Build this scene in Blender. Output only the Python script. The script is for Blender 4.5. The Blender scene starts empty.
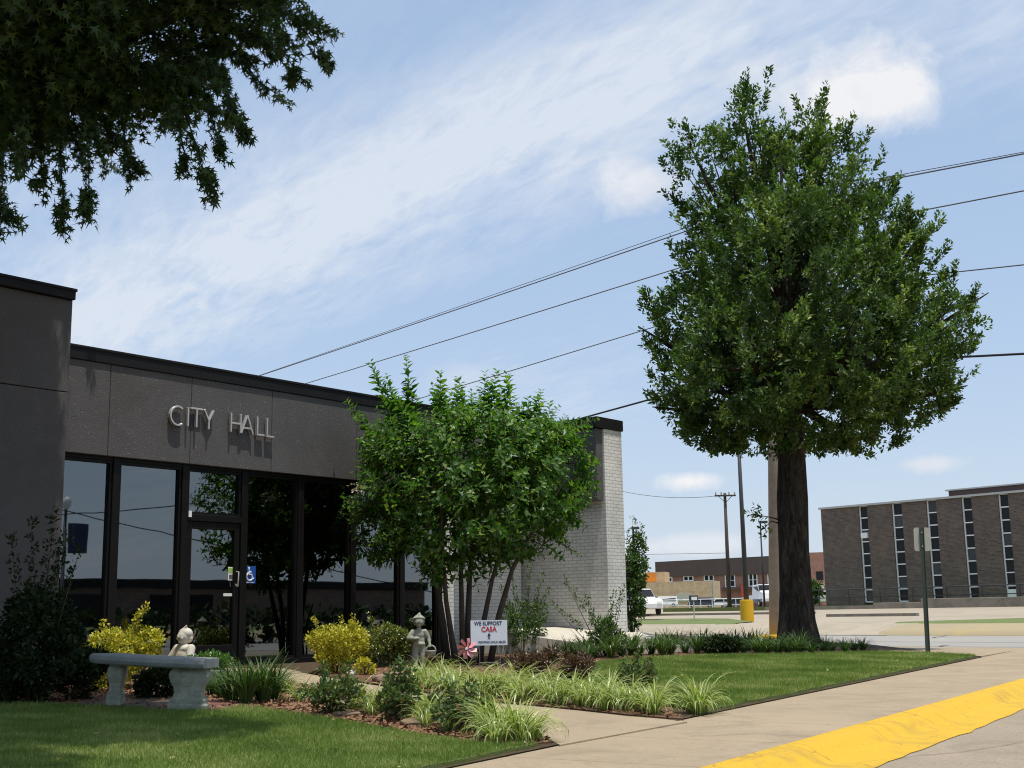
import bpy, bmesh, math, random
import numpy as np
from mathutils import Vector, Matrix, noise as mnoise

random.seed(7); RNG = np.random.default_rng(11)
R = math.radians
scene = bpy.context.scene
COL = scene.collection

# ------------------------------------------------------------------ camera
F_PX, PITCH, ROLL, EYE = 1243.0, R(10.42), R(-0.97), 1.1
CAMROT = Matrix.Rotation(math.pi/2 + PITCH, 3, 'X') @ Matrix.Rotation(ROLL, 3, 'Z')
cam_d = bpy.data.cameras.new('camera'); cam = bpy.data.objects.new('camera', cam_d); COL.objects.link(cam)
cam.location = (0, 0, EYE); cam.rotation_euler = CAMROT.to_euler()
cam_d.sensor_width = 36.0; cam_d.lens = F_PX/1024*36.0; cam_d.clip_start = 0.1; cam_d.clip_end = 5000
scene.camera = cam
O = Vector((0, 0, EYE))
def ray(px, py): return CAMROT @ Vector(((px-512)/F_PX, -(py-384)/F_PX, -1.0))
def on_z(px, py, z):
    d = ray(px, py); return O + d*((z-EYE)/d.z)
def on_y(px, py, Y):
    d = ray(px, py); return O + d*(Y/d.y)
# kerb line of the main street, and the yard that rises from it towards the building
K0 = on_z(720, 762, .13); K1 = on_z(1024, 678, .13)
KD = (K1-K0); KD.z = 0; KD.normalize(); KN = Vector((-KD.y, KD.x, 0))
def s_of(p): return (Vector((p[0], p[1], 0))-Vector((K0.x, K0.y, 0))).dot(KN)
def yard_z(x, y): return .13 + .0285*max(0.0, min(11.0, s_of((x, y))-1.5))
def yard(px, py, dz=0.0):
    z = .2
    for _ in range(25):
        p = on_z(px, py, z); z = .5*z+.5*yard_z(p.x, p.y)
    p = on_z(px, py, z); return Vector((p.x, p.y, yard_z(p.x, p.y)+dz))
M2 = Vector((.755, .656, 0)); C2 = Vector((-.656, .755, 0))     # across / along the side street
def far_z(q):
    pts = [(-900, -.05), (42.5, -.05), (44.5, .36), (48, .45), (69, .69), (100, 1.05), (130, 1.25), (200, 1.35), (2500, 1.5)]
    for (a, b), (c, d) in zip(pts, pts[1:]):
        if q <= c: return b+(d-b)*(q-a)/(c-a)
    return 1.5

# ------------------------------------------------------------------ materials
def _nt(name):
    m = bpy.data.materials.new(name); m.use_nodes = True
    nt = m.node_tree; b = nt.nodes['Principled BSDF']; return m, nt, b
def ramp(nt, src, stops):
    r = nt.nodes.new('ShaderNodeValToRGB'); el = r.color_ramp.elements
    while len(el) < len(stops): el.new(.5)
    for e, (p, c) in zip(el, stops): e.position = p; e.color = (*c, 1)
    nt.links.new(src, r.inputs[0]); return r.outputs[0]
def tex_noise(nt, scale, detail=4, rough=.6, vec=None, dist=0):
    n = nt.nodes.new('ShaderNodeTexNoise'); n.inputs['Scale'].default_value = scale
    n.inputs['Detail'].default_value = detail; n.inputs['Roughness'].default_value = rough; n.inputs['Distortion'].default_value = dist
    if vec is None:
        vec = nt.nodes.new('ShaderNodeTexCoord').outputs['Object']
    nt.links.new(vec, n.inputs['Vector']); return n.outputs['Fac']
def mixc(nt, fac, a, b, mode='MIX'):
    m = nt.nodes.new('ShaderNodeMix'); m.data_type = 'RGBA'; m.blend_type = mode
    for v, i in ((fac, 0), (a, 6), (b, 7)):
        if hasattr(v, 'is_linked') or hasattr(v, 'links'): nt.links.new(v, m.inputs[i])
        elif i == 0: m.inputs[0].default_value = v
        else: m.inputs[i].default_value = (*v, 1)
    return m.outputs[2]
def bump(nt, b, src, strength, dist=.02):
    n = nt.nodes.new('ShaderNodeBump'); n.inputs['Strength'].default_value = strength; n.inputs['Distance'].default_value = dist
    nt.links.new(src, n.inputs['Height']); nt.links.new(n.outputs[0], b.inputs['Normal'])
def surf(name, c1, c2=None, scale=3, rough=.8, fine=60, bump_s=.3, bump_d=.01, metal=0, spec=.3, speck=None, stain=None):
    """two-tone noise, optional fine specks and broad stains, bump"""
    m, nt, b = _nt(name)
    c2 = c2 or tuple(x*.8 for x in c1)
    n1 = tex_noise(nt, scale, 6, .65); col = ramp(nt, n1, [(.3, c1), (.7, c2)])
    n2 = tex_noise(nt, fine, 3, .7)
    if speck:
        f = ramp(nt, n2, [(speck[1], (0, 0, 0)), (speck[1]+.06, (1, 1, 1))]); col = mixc(nt, f, col, speck[0])
    if stain:
        n3 = tex_noise(nt, stain[1], 5, .7, dist=1.0); f = ramp(nt, n3, [(.5, (0, 0, 0)), (.7, (stain[2],)*3)]); col = mixc(nt, f, col, stain[0])
    nt.links.new(col, b.inputs['Base Color']); b.inputs['Roughness'].default_value = rough
    b.inputs['Metallic'].default_value = metal; b.inputs['Specular IOR Level'].default_value = spec
    if bump_s: bump(nt, b, n2, bump_s, bump_d)
    return m
def leafmat(name, c1, c2, c3=None, gloss=.1, trans=.4, rough=.35):
    m, nt, b = _nt(name); nt.nodes.remove(b)
    at = nt.nodes.new('ShaderNodeAttribute'); at.attribute_name = 'rnd'
    col = ramp(nt, at.outputs['Fac'], [(0, c1), (.75, c2), (1, c3 or c2)])
    d = nt.nodes.new('ShaderNodeBsdfDiffuse'); t = nt.nodes.new('ShaderNodeBsdfTranslucent'); g = nt.nodes.new('ShaderNodeBsdfGlossy')
    g.inputs['Roughness'].default_value = rough; g.inputs['Color'].default_value = (.9, .95, .9, 1)
    tc = mixc(nt, 1.0, col, (1.15, 1.35, .55), 'MULTIPLY')
    nt.links.new(col, d.inputs[0]); nt.links.new(tc, t.inputs[0])
    m1 = nt.nodes.new('ShaderNodeMixShader'); m1.inputs[0].default_value = trans
    nt.links.new(d.outputs[0], m1.inputs[1]); nt.links.new(t.outputs[0], m1.inputs[2])
    m2 = nt.nodes.new('ShaderNodeMixShader'); m2.inputs[0].default_value = gloss
    nt.links.new(m1.outputs[0], m2.inputs[1]); nt.links.new(g.outputs[0], m2.inputs[2])
    nt.links.new(m2.outputs[0], nt.nodes['Material Output'].inputs[0]); return m
def brick(name, c1, c2, mortar, bw=.2, bh=.067, rough=.85, ms=.012, bump_s=.5):
    m, nt, b = _nt(name)
    tc = nt.nodes.new('ShaderNodeTexCoord'); sp = nt.nodes.new('ShaderNodeSeparateXYZ'); nt.links.new(tc.outputs['Object'], sp.inputs[0])
    ad = nt.nodes.new('ShaderNodeMath'); nt.links.new(sp.outputs[0], ad.inputs[0]); nt.links.new(sp.outputs[1], ad.inputs[1])
    cb = nt.nodes.new('ShaderNodeCombineXYZ'); nt.links.new(ad.outputs[0], cb.inputs[0]); nt.links.new(sp.outputs[2], cb.inputs[1])
    t = nt.nodes.new('ShaderNodeTexBrick'); nt.links.new(cb.outputs[0], t.inputs['Vector'])
    t.inputs['Color1'].default_value = (*c1, 1); t.inputs['Color2'].default_value = (*c2, 1); t.inputs['Mortar'].default_value = (*mortar, 1)
    t.inputs['Scale'].default_value = 1; t.inputs['Mortar Size'].default_value = ms; t.inputs['Brick Width'].default_value = bw; t.inputs['Row Height'].default_value = bh
    t.inputs['Mortar Smooth'].default_value = .1; t.inputs['Bias'].default_value = 0
    n = tex_noise(nt, .9, 6, .7); f = ramp(nt, n, [(.3, (.66, .65, .64)), (.7, (1.08, 1.05, 1.02))])
    col = mixc(nt, 1.0, t.outputs['Color'], f, 'MULTIPLY'); nt.links.new(col, b.inputs['Base Color'])
    b.inputs['Roughness'].default_value = rough
    iv = nt.nodes.new('ShaderNodeMath'); iv.operation = 'SUBTRACT'; iv.inputs[0].default_value = 1; nt.links.new(t.outputs['Fac'], iv.inputs[1])
    if bump_s: bump(nt, b, iv.outputs[0], bump_s, .01)
    return m

MT = {}
MT['aggregate'] = surf('exposed_aggregate', (.104, .098, .095), (.084, .079, .077), 1.3, .9, 48, .45, .012, speck=((.36, .34, .31), .64), stain=((.07, .064, .06), .7, .55))
MT['metal_cap'] = surf('dark_metal_coping', (.010, .010, .011), (.014, .014, .014), 2, .6, 20, .05, spec=.15)
MT['bronze'] = surf('dark_bronze_frame', (.006, .0055, .005), (.009, .008, .0075), 5, .5, 40, .05, spec=.15)
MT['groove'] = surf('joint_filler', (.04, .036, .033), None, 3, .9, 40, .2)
MT['white_brick'] = brick('white_painted_brick', (.82, .81, .77), (.75, .735, .69), (.52, .51, .475), .2, .068, ms=.008)
MT['brown_brick'] = brick('brown_brick', (.165, .115, .092), (.085, .064, .056), (.19, .17, .15), .3, .1, ms=.012, bump_s=.2)
MT['red_brick'] = brick('red_brick', (.43, .165, .115), (.33, .125, .09), (.33, .28, .24), .24, .08, bump_s=.1)
MT['tan_block'] = brick('tan_block', (.62, .47, .29), (.55, .41, .26), (.42, .32, .22), .6, .3, bump_s=.1)
MT['interior'] = surf('dark_interior', (.05, .045, .04), (.035, .033, .03), 1, .9, 20, 0)
MT['concrete'] = surf('sidewalk_concrete', (.345, .272, .182), (.285, .224, .15), .7, .9, 42, .35, .006, speck=((.20, .155, .105), .60), stain=((.225, .175, .115), 1.3, .75))
MT['street'] = surf('street_concrete', (.325, .265, .19), (.25, .205, .15), .5, .9, 34, .6, .012, speck=((.14, .115, .085), .58), stain=((.19, .155, .115), .8, .75))
MT['street_side'] = surf('side_street_concrete', (.31, .29, .255), (.255, .24, .215), .12, .9, 25, .3, .01, stain=((.26, .245, .225), .25, .6))
MT['lot'] = surf('parking_lot_concrete', (.36, .305, .225), (.30, .255, .19), .12, .9, 12, .2, .01, stain=((.24, .205, .155), .35, .7))
MT['soil'] = surf('dark_soil', (.055, .036, .02), (.12, .08, .045), 14, .95, 60, 1, .03)
MT['mulch'] = surf('bark_mulch', (.20, .11, .06), (.11, .062, .036), 14, .95, 55, 1, .03, speck=((.27, .15, .09), .6))
MT['chip'] = surf('bark_chip', (.30, .165, .09), (.17, .09, .05), 5, .9, 60, .4)
MT['lawn_base'] = surf('lawn_base', (.09, .13, .03), (.13, .155, .045), 4, .95, 80, .8, .02, stain=((.13, .125, .05), 1.6, .5))
MT['grass_far'] = surf('far_grass', (.10, .14, .04), (.15, .17, .06), 2, .95, 30, .5)
MT['earth'] = surf('open_ground', (.26, .23, .16), (.18, .2, .1), .02, .95, 4, .3)
def barkmat(name, c1, c2, sc, st):
    m, nt, b = _nt(name); tc = nt.nodes.new('ShaderNodeTexCoord'); mp = nt.nodes.new('ShaderNodeMapping'); mp.inputs['Scale'].default_value = (1, 1, .22); nt.links.new(tc.outputs['Object'], mp.inputs['Vector'])
    n1 = tex_noise(nt, sc, 8, .7, mp.outputs[0], .6); n2 = tex_noise(nt, 5, 5, .7)
    col = ramp(nt, n1, [(.38, c1), (.62, c2)]); f = ramp(nt, n2, [(.63, (0, 0, 0)), (.70, (.7, .7, .7))]); col = mixc(nt, f, col, st)
    nt.links.new(col, b.inputs['Base Color']); b.inputs['Roughness'].default_value = .95; b.inputs['Specular IOR Level'].default_value = .1; bump(nt, b, n1, 1.0, .12); return m
MT['bark'] = barkmat('bark', (.022, .018, .014), (.085, .07, .056), 13, (.15, .145, .125))
MT['bark_smooth'] = surf('smooth_bark', (.10, .078, .058), (.06, .045, .034), 7, .8, 30, .3, .01)
MT['stem'] = surf('green_brown_stem', (.09, .075, .04), (.06, .05, .03), 5, .8, 30, .2)
MT['stone_grey'] = surf('weathered_cast_stone', (.37, .375, .30), (.25, .26, .205), 7, .9, 50, .6, .012, stain=((.10, .115, .085), 5, .75))
MT['stone_seat'] = surf('grey_cast_stone', (.285, .295, .285), (.20, .215, .21), 5, .85, 60, .4, .008, stain=((.17, .19, .19), 6, .5))
MT['stone_pale'] = surf('pale_cast_stone', (.62, .58, .48), (.48, .44, .36), 9, .85, 60, .4, .008, stain=((.27, .25, .2), 8, .5))
MT['rock'] = surf('brown_rock', (.30, .21, .14), (.19, .135, .095), 6, .9, 40, .8, .02)
MT['paver'] = brick('brick_pavers', (.21, .085, .065), (.16, .07, .055), (.12, .095, .08), .2, .1)
MT['wood_pole'] = surf('weathered_wood', (.36, .29, .225), (.25, .2, .155), 4, .9, 30, .7, .02)
MT['wood_dark'] = surf('creosoted_wood', (.07, .055, .045), (.05, .04, .033), 4, .9, 30, .4)
MT['post_green'] = surf('dark_green_post', (.035, .055, .042), (.05, .065, .05), 8, .6, 50, .2, spec=.4)
MT['sign_back'] = surf('bare_aluminium_back', (.50, .49, .40), (.43, .42, .36), 5, .5, 40, .05, metal=.2)
MT['aluminium'] = surf('satin_aluminium', (.50, .49, .47), (.43, .42, .40), 6, .42, 40, .05, metal=.35)
MT['pole_dark'] = surf('dark_painted_steel', (.035, .037, .042), (.05, .05, .055), 3, .5, 20, .05)
MT['white_paint'] = surf('white_paint', (.86, .86, .85), (.8, .8, .79), 3, .45, 30, .03)
MT['paper'] = surf('paper', (.78, .80, .72), (.74, .76, .7), 3, .6, 30, 0)
MT['green_ink'] = surf('green_ink', (.35, .55, .12), None, 3, .6, 30, 0)
MT['grey_ink'] = surf('grey_ink', (.12, .12, .12), None, 3, .6, 30, 0)
MT['blue_sign'] = surf('blue_sign', (.02, .09, .36), (.02, .08, .33), 3, .4, 30, 0)
MT['red_ink'] = surf('red_ink', (.55, .02, .03), None, 3, .6, 30, 0)
MT['navy_ink'] = surf('navy_ink', (.02, .025, .08), None, 3, .6, 30, 0)
MT['sign_white'] = surf('white_corrugated_plastic', (.74, .78, .84), (.7, .74, .8), 3, .5, 30, .03)
MT['wire'] = surf('wire_steel', (.25, .25, .25), None, 3, .5, 30, 0, metal=.5)
MT['pink'] = surf('pink_foil', (.72, .25, .3), (.8, .42, .42), 14, .35, 30, .05, spec=.6)
MT['orange'] = surf('orange_board', (.75, .27, .04), (.65, .22, .03), 1, .7, 10, .05)
MT['green_plastic'] = surf('green_stick', (.12, .2, .08), None, 3, .6, 30, 0)
MT['cable'] = surf('grey_cable', (.13, .13, .14), None, 3, .6, 30, 0)
MT['cable_black'] = surf('black_cable', (.02, .02, .022), None, 3, .6, 30, 0)
MT['roof_brown'] = surf('brown_metal_roof', (.085, .062, .055), (.07, .052, .047), .4, .7, 5, .1)
MT['grey_glass'] = surf('blind_behind_glass', (.07, .075, .08), (.05, .055, .06), 1, .3, 20, 0, spec=.2)
MT['dark_glass'] = surf('dark_window_glass', (.010, .011, .014), (.016, .017, .02), 1, .15, 20, 0, spec=.2)
MT['tyre'] = surf('rubber', (.02, .02, .02), None, 3, .8, 30, .1)
MT['car_white'] = surf('white_car_paint', (.78, .78, .78), (.74, .74, .74), 1, .25, 10, 0, spec=.6)
MT['car_dark'] = surf('dark_car_paint', (.03, .033, .04), (.035, .035, .045), 1, .25, 10, 0, spec=.6)
MT['car_blue'] = surf('navy_car_paint', (.025, .04, .10), (.03, .045, .1), 1, .25, 10, 0, spec=.6)
MT['red_paint'] = surf('red_paint', (.5, .04, .04), None, 1, .5, 10, 0)
MT['wall_conc'] = surf('stained_concrete_wall', (.30, .265, .21), (.2, .18, .145), .8, .9, 20, .4, .02, stain=((.12, .105, .085), .6, .7))
MT['facing'] = surf('pale_stucco_building', (.30, .28, .25), (.24, .22, .2), .4, .9, 10, .1)

def yellow_paint():
    m, nt, b = _nt('yellow_road_paint')
    n = tex_noise(nt, 1.4, 7, .75, dist=1.5); f = ramp(nt, n, [(.52, (0, 0, 0)), (.70, (.85, .85, .85))])
    n2 = tex_noise(nt, 30, 5, .7); f2 = ramp(nt, n2, [(.58, (0, 0, 0)), (.66, (.6, .6, .6))])
    v = nt.nodes.new('ShaderNodeTexVoronoi'); v.feature = 'DISTANCE_TO_EDGE'; v.inputs['Scale'].default_value = .75
    wp = nt.nodes.new('ShaderNodeTexCoord'); nz = nt.nodes.new('ShaderNodeTexNoise'); nz.inputs['Scale'].default_value = 3; nt.links.new(wp.outputs['Object'], nz.inputs['Vector'])
    mx = nt.nodes.new('ShaderNodeVectorMath'); mx.operation = 'MULTIPLY_ADD'; nt.links.new(nz.outputs['Color'], mx.inputs[0]); mx.inputs[1].default_value = (.35,)*3; nt.links.new(wp.outputs['Object'], mx.inputs[2])
    nt.links.new(mx.outputs[0], v.inputs['Vector'])
    f3 = ramp(nt, v.outputs['Distance'], [(0, (.55, .55, .55)), (.006, (0, 0, 0))])
    c = mixc(nt, f, (.54, .325, .006), (.32, .20, .03)); c = mixc(nt, f2, c, (.26, .17, .05)); c = mixc(nt, f3, c, (.12, .08, .03))
    nt.links.new(c, b.inputs['Base Color']); b.inputs['Roughness'].default_value = .75
    bump(nt, b, tex_noise(nt, 90, 3, .7), .4, .006); return m
MT['yellow'] = yellow_paint()
MT['yellow_plain'] = surf('yellow_bollard_paint', (.64, .37, .012), (.58, .33, .012), 1.5, .6, 20, .1)
def glassmat():
    m, nt, b = _nt('tinted_glass'); nt.nodes.remove(b)
    g = nt.nodes.new('ShaderNodeBsdfGlossy'); g.inputs['Roughness'].default_value = .012; g.inputs['Color'].default_value = (.84, .92, .96, 1)
    t = nt.nodes.new('ShaderNodeBsdfTransparent'); t.inputs['Color'].default_value = (.13, .13, .13, 1)
    fr = nt.nodes.new('ShaderNodeFresnel'); fr.inputs['IOR'].default_value = 1.7
    ma = nt.nodes.new('ShaderNodeMath'); ma.operation = 'MULTIPLY_ADD'; ma.inputs[1].default_value = 1.0; ma.inputs[2].default_value = .11
    nt.links.new(fr.outputs[0], ma.inputs[0])
    n = tex_noise(nt, .6, 2); bp = nt.nodes.new('ShaderNodeBump'); bp.inputs['Strength'].default_value = .03; bp.inputs['Distance'].default_value = .05
    nt.links.new(n, bp.inputs['Height']); nt.links.new(bp.outputs[0], g.inputs['Normal'])
    x = nt.nodes.new('ShaderNodeMixShader'); nt.links.new(ma.outputs[0], x.inputs[0]); nt.links.new(t.outputs[0], x.inputs[1]); nt.links.new(g.outputs[0], x.inputs[2])
    nt.links.new(x.outputs[0], nt.nodes['Material Output'].inputs[0]); return m
MT['glass'] = glassmat()
MT['oak_leaf'] = leafmat('oak_leaf', (.036, .070, .015), (.082, .142, .028), (.23, .285, .065), .03, .40, .45)
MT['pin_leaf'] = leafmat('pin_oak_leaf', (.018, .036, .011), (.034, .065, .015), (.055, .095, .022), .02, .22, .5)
MT['myrtle_leaf'] = leafmat('crape_myrtle_leaf', (.042, .115, .016), (.10, .215, .03), (.23, .33, .055), .025, .44, .45)
MT['yellow_leaf'] = leafmat('golden_leaf', (.16, .20, .025), (.62, .52, .035), (.78, .66, .12), .03, .3, .5)
MT['mixed_leaf'] = leafmat('green_gold_leaf', (.05, .09, .02), (.15, .17, .03), (.5, .43, .06), .06, .3)
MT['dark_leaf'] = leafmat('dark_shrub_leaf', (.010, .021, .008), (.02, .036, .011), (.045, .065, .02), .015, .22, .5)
MT['rose_leaf'] = leafmat('rose_leaf', (.06, .10, .03), (.12, .19, .055), (.20, .10, .055), .03, .35, .5)
MT['bronze_leaf'] = leafmat('bronze_leaf', (.07, .035, .025), (.12, .065, .04), (.2, .12, .06), .06, .3)
MT['light_leaf'] = leafmat('light_shrub_leaf', (.04, .085, .02), (.08, .15, .03), (.15, .22, .05), .03, .35, .5)
MT['bright_leaf'] = leafmat('bright_green_leaf', (.06, .14, .02), (.11, .22, .035), (.17, .28, .06), .06, .35)
MT['blade_green'] = leafmat('blade_green', (.05, .10, .02), (.10, .17, .03), (.16, .22, .05), .06, .35)
MT['blade_cream'] = leafmat('blade_cream', (.34, .42, .11), (.50, .54, .20), (.62, .62, .30), .03, .35)
MT['blade_dark'] = leafmat('blade_dark', (.032, .066, .014), (.06, .115, .022), (.11, .17, .035), .03, .3, .5)
MT['grass_blade'] = leafmat('lawn_blade', (.11, .17, .034), (.22, .29, .07), (.40, .39, .17), .015, .42, .6)
MT['pale_petal'] = leafmat('pale_petal', (.6, .5, .45), (.75, .68, .6), None, .04, .3)
MT['rose_petal'] = leafmat('rose_petal', (.45, .05, .09), (.6, .12, .16), None, .04, .3)

# ------------------------------------------------------------------ mesh helpers
def link(name, me, parent=None):
    o = bpy.data.objects.new(name, me); COL.objects.link(o)
    if parent is not None: o.parent = parent
    return o
def tag(o, label, cat, group=None, kind=None):
    if label: o['label'] = label
    if cat: o['category'] = cat
    if group: o['group'] = group
    if kind: o['kind'] = kind
    return o
def thing(name, label, cat, loc=(0, 0, 0), rz=0.0, group=None):
    o = bpy.data.objects.new(name, None); COL.objects.link(o); o.empty_display_size = .2
    o.location = loc; o.rotation_euler = (0, 0, rz); return tag(o, label, cat, group)
class MB:
    def __init__(self): self.v = []; self.f = []; self.m = []
    def add(self, vs, fs, mi=0):
        k = len(self.v); self.v += [tuple(p) for p in vs]
        for f in fs: self.f.append(tuple(i+k for i in f)); self.m.append(mi)
        return self
    def box(self, a, b, mi=0):
        (x0, y0, z0), (x1, y1, z1) = a, b
        vs = [(x0, y0, z0), (x1, y0, z0), (x1, y1, z0), (x0, y1, z0), (x0, y0, z1), (x1, y0, z1), (x1, y1, z1), (x0, y1, z1)]
        return self.add(vs, [(3, 2, 1, 0), (4, 5, 6, 7), (0, 1, 5, 4), (1, 2, 6, 5), (2, 3, 7, 6), (3, 0, 4, 7)], mi)
    def bar(self, p, q, w, d, up=(0, 0, 1), mi=0):
        p, q = Vector(p), Vector(q); t = (q-p).normalized(); s = t.cross(Vector(up))
        if s.length < 1e-4: s = t.cross(Vector((0, 1, 0)))
        s.normalize(); n = s.cross(t); a, b = s*w/2, n*d/2
        vs = [p-a-b, p+a-b, p+a+b, p-a+b, q-a-b, q+a-b, q+a+b, q-a+b]
        return self.add(vs, [(0, 1, 2, 3), (7, 6, 5, 4), (4, 5, 1, 0), (5, 6, 2, 1), (6, 7, 3, 2), (7, 4, 0, 3)], mi)
    def tube(self, pts, rad, n=8, mi=0, wob=0, cap=True):
        pts = [Vector(p) for p in pts]; rad = rad if hasattr(rad, '__len__') else [rad]*len(pts)
        k = len(self.v); ref = Vector((.31, .95, .05))
        for i, p in enumerate(pts):
            t = (pts[min(i+1, len(pts)-1)]-pts[max(i-1, 0)]).normalized()
            a = t.cross(ref)
            if a.length < .05: a = t.cross(Vector((1, 0, 0)))
            a.normalize(); b = t.cross(a)
            for j in range(n):
                th = 2*math.pi*j/n; r = rad[i]
                if wob: r *= 1+wob*mnoise.noise(Vector((math.cos(th)*1.7+p.x, math.sin(th)*1.7+p.y, p.z*.8)))
                self.v.append(tuple(p+a*math.cos(th)*r+b*math.sin(th)*r))
        for i in range(len(pts)-1):
            for j in range(n):
                self.f.append((k+i*n+j, k+i*n+(j+1) % n, k+(i+1)*n+(j+1) % n, k+(i+1)*n+j)); self.m.append(mi)
        if cap:
            self.f.append(tuple(k+j for j in range(n))[::-1]); self.m.append(mi)
            e = k+(len(pts)-1)*n; self.f.append(tuple(e+j for j in range(n))); self.m.append(mi)
        return self
    def prism(self, poly, z0, z1, mi=0):          # poly: list of (x,y[,z offset]) counter-clockwise
        n = len(poly); lo = [(p[0], p[1], z0+(p[2] if len(p) > 2 else 0)) for p in poly]; hi = [(p[0], p[1], z1+(p[2] if len(p) > 2 else 0)) for p in poly]
        return self.add(lo+hi, [tuple(range(n))[::-1], tuple(range(n, 2*n))]+[(i, (i+1) % n, n+(i+1) % n, n+i) for i in range(n)], mi)
    def side(self, poly, y0, y1, mi=0):           # poly in x,z extruded along y
        n = len(poly); a = [(p[0], y0, p[1]) for p in poly]; b = [(p[0], y1, p[1]) for p in poly]
        return self.add(a+b, [tuple(range(n)), tuple(range(n, 2*n))[::-1]]+[(i, n+i, n+(i+1) % n, (i+1) % n) for i in range(n)], mi)
    def build(self, name, mats, parent=None, smooth=False, bevel=0, seg=2, auto=None):
        me = bpy.data.meshes.new(name); me.from_pydata(self.v, [], self.f)
        for m in (mats if isinstance(mats, (list, tuple)) else [mats]): me.materials.append(MT[m] if isinstance(m, str) else m)
        me.polygons.foreach_set('material_index', self.m); 
        bm = bmesh.new(); bm.from_mesh(me); bmesh.ops.recalc_face_normals(bm, faces=bm.faces); bm.to_mesh(me); bm.free()
        if smooth: me.polygons.foreach_set('use_smooth', [True]*len(me.polygons))
        me.update(); o = link(name, me, parent)
        if bevel:
            md = o.modifiers.new('edge', 'BEVEL'); md.width = bevel; md.segments = seg; md.limit_method = 'ANGLE'; md.angle_limit = R(40)
        return o
def nz(a): return a/np.maximum(np.linalg.norm(a, axis=-1, keepdims=True), 1e-9)
OVAL = (np.array([(0, 0, 0), (.45, .2, .07), (1, 0, -.05), (.45, -.2, .07)]), [(0, 3, 2), (0, 2, 1)])
OBLONG = (np.array([(0, 0, 0), (.3, .15, .05), (.7, .13, .03), (1, 0, -.1), (.7, -.13, .03), (.3, -.15, .05)]), [(0, 5, 4, 3), (0, 3, 2, 1)])
LANCE = (np.array([(0, 0, 0), (.4, .12, .05), (1, 0, -.1), (.4, -.12, .05)]), [(0, 3, 2), (0, 2, 1)])
_st = []
for k, (a, r) in enumerate([(180, .02), (120, .18), (100, .55), (68, .22), (48, .68), (25, .28), (0, 1.0), (-25, .28), (-48, .68), (-68, .22), (-100, .55), (-120, .18)]):
    _st.append((.1+r*math.cos(R(a)), r*.95*math.sin(R(a)), -.12*r*r))
STAR = (np.array(_st), [tuple(range(len(_st)))[::-1]])
def leaves(name, P, D, N, L, tmpl, mat, parent=None, rnd=None, wide=1.0, mats=None):
    """one mesh of len(P) leaves: base points P, directions D, rough normals N, lengths L"""
    P, D, N, L = np.asarray(P, float), nz(np.asarray(D, float)), np.asarray(N, float), np.asarray(L, float)
    S = nz(np.cross(N, D)); N2 = np.cross(D, S)
    T, F = tmpl; n, k = len(P), len(T)
    V = P[:, None]+L[:, None, None]*(T[None, :, 0:1]*D[:, None]+wide*T[None, :, 1:2]*S[:, None]+T[None, :, 2:3]*N2[:, None])
    V = V.reshape(-1, 3)
    lens = np.array([len(f) for f in F]); flat = np.concatenate([np.array(f) for f in F])
    loops = (np.arange(n)[:, None]*k+flat[None]).ravel(); tot = np.tile(lens, n); start = np.concatenate([[0], np.cumsum(tot)[:-1]])
    me = bpy.data.meshes.new(name); me.vertices.add(len(V)); me.vertices.foreach_set('co', V.ravel())
    me.loops.add(len(loops)); me.loops.foreach_set('vertex_index', loops.astype(np.int32))
    me.polygons.add(len(tot)); me.polygons.foreach_set('loop_start', start.astype(np.int32)); me.polygons.foreach_set('loop_total', tot.astype(np.int32))
    me.update(calc_edges=True)
    at = me.attributes.new('rnd', 'FLOAT', 'POINT')
    r = RNG.random(n) if rnd is None else np.asarray(rnd); at.data.foreach_set('value', np.repeat(r, k).astype(np.float32))
    me.materials.append(MT[mat]); return link(name, me, parent)
def sph(n):
    v = RNG.normal(size=(n, 3)); return nz(v)

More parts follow.
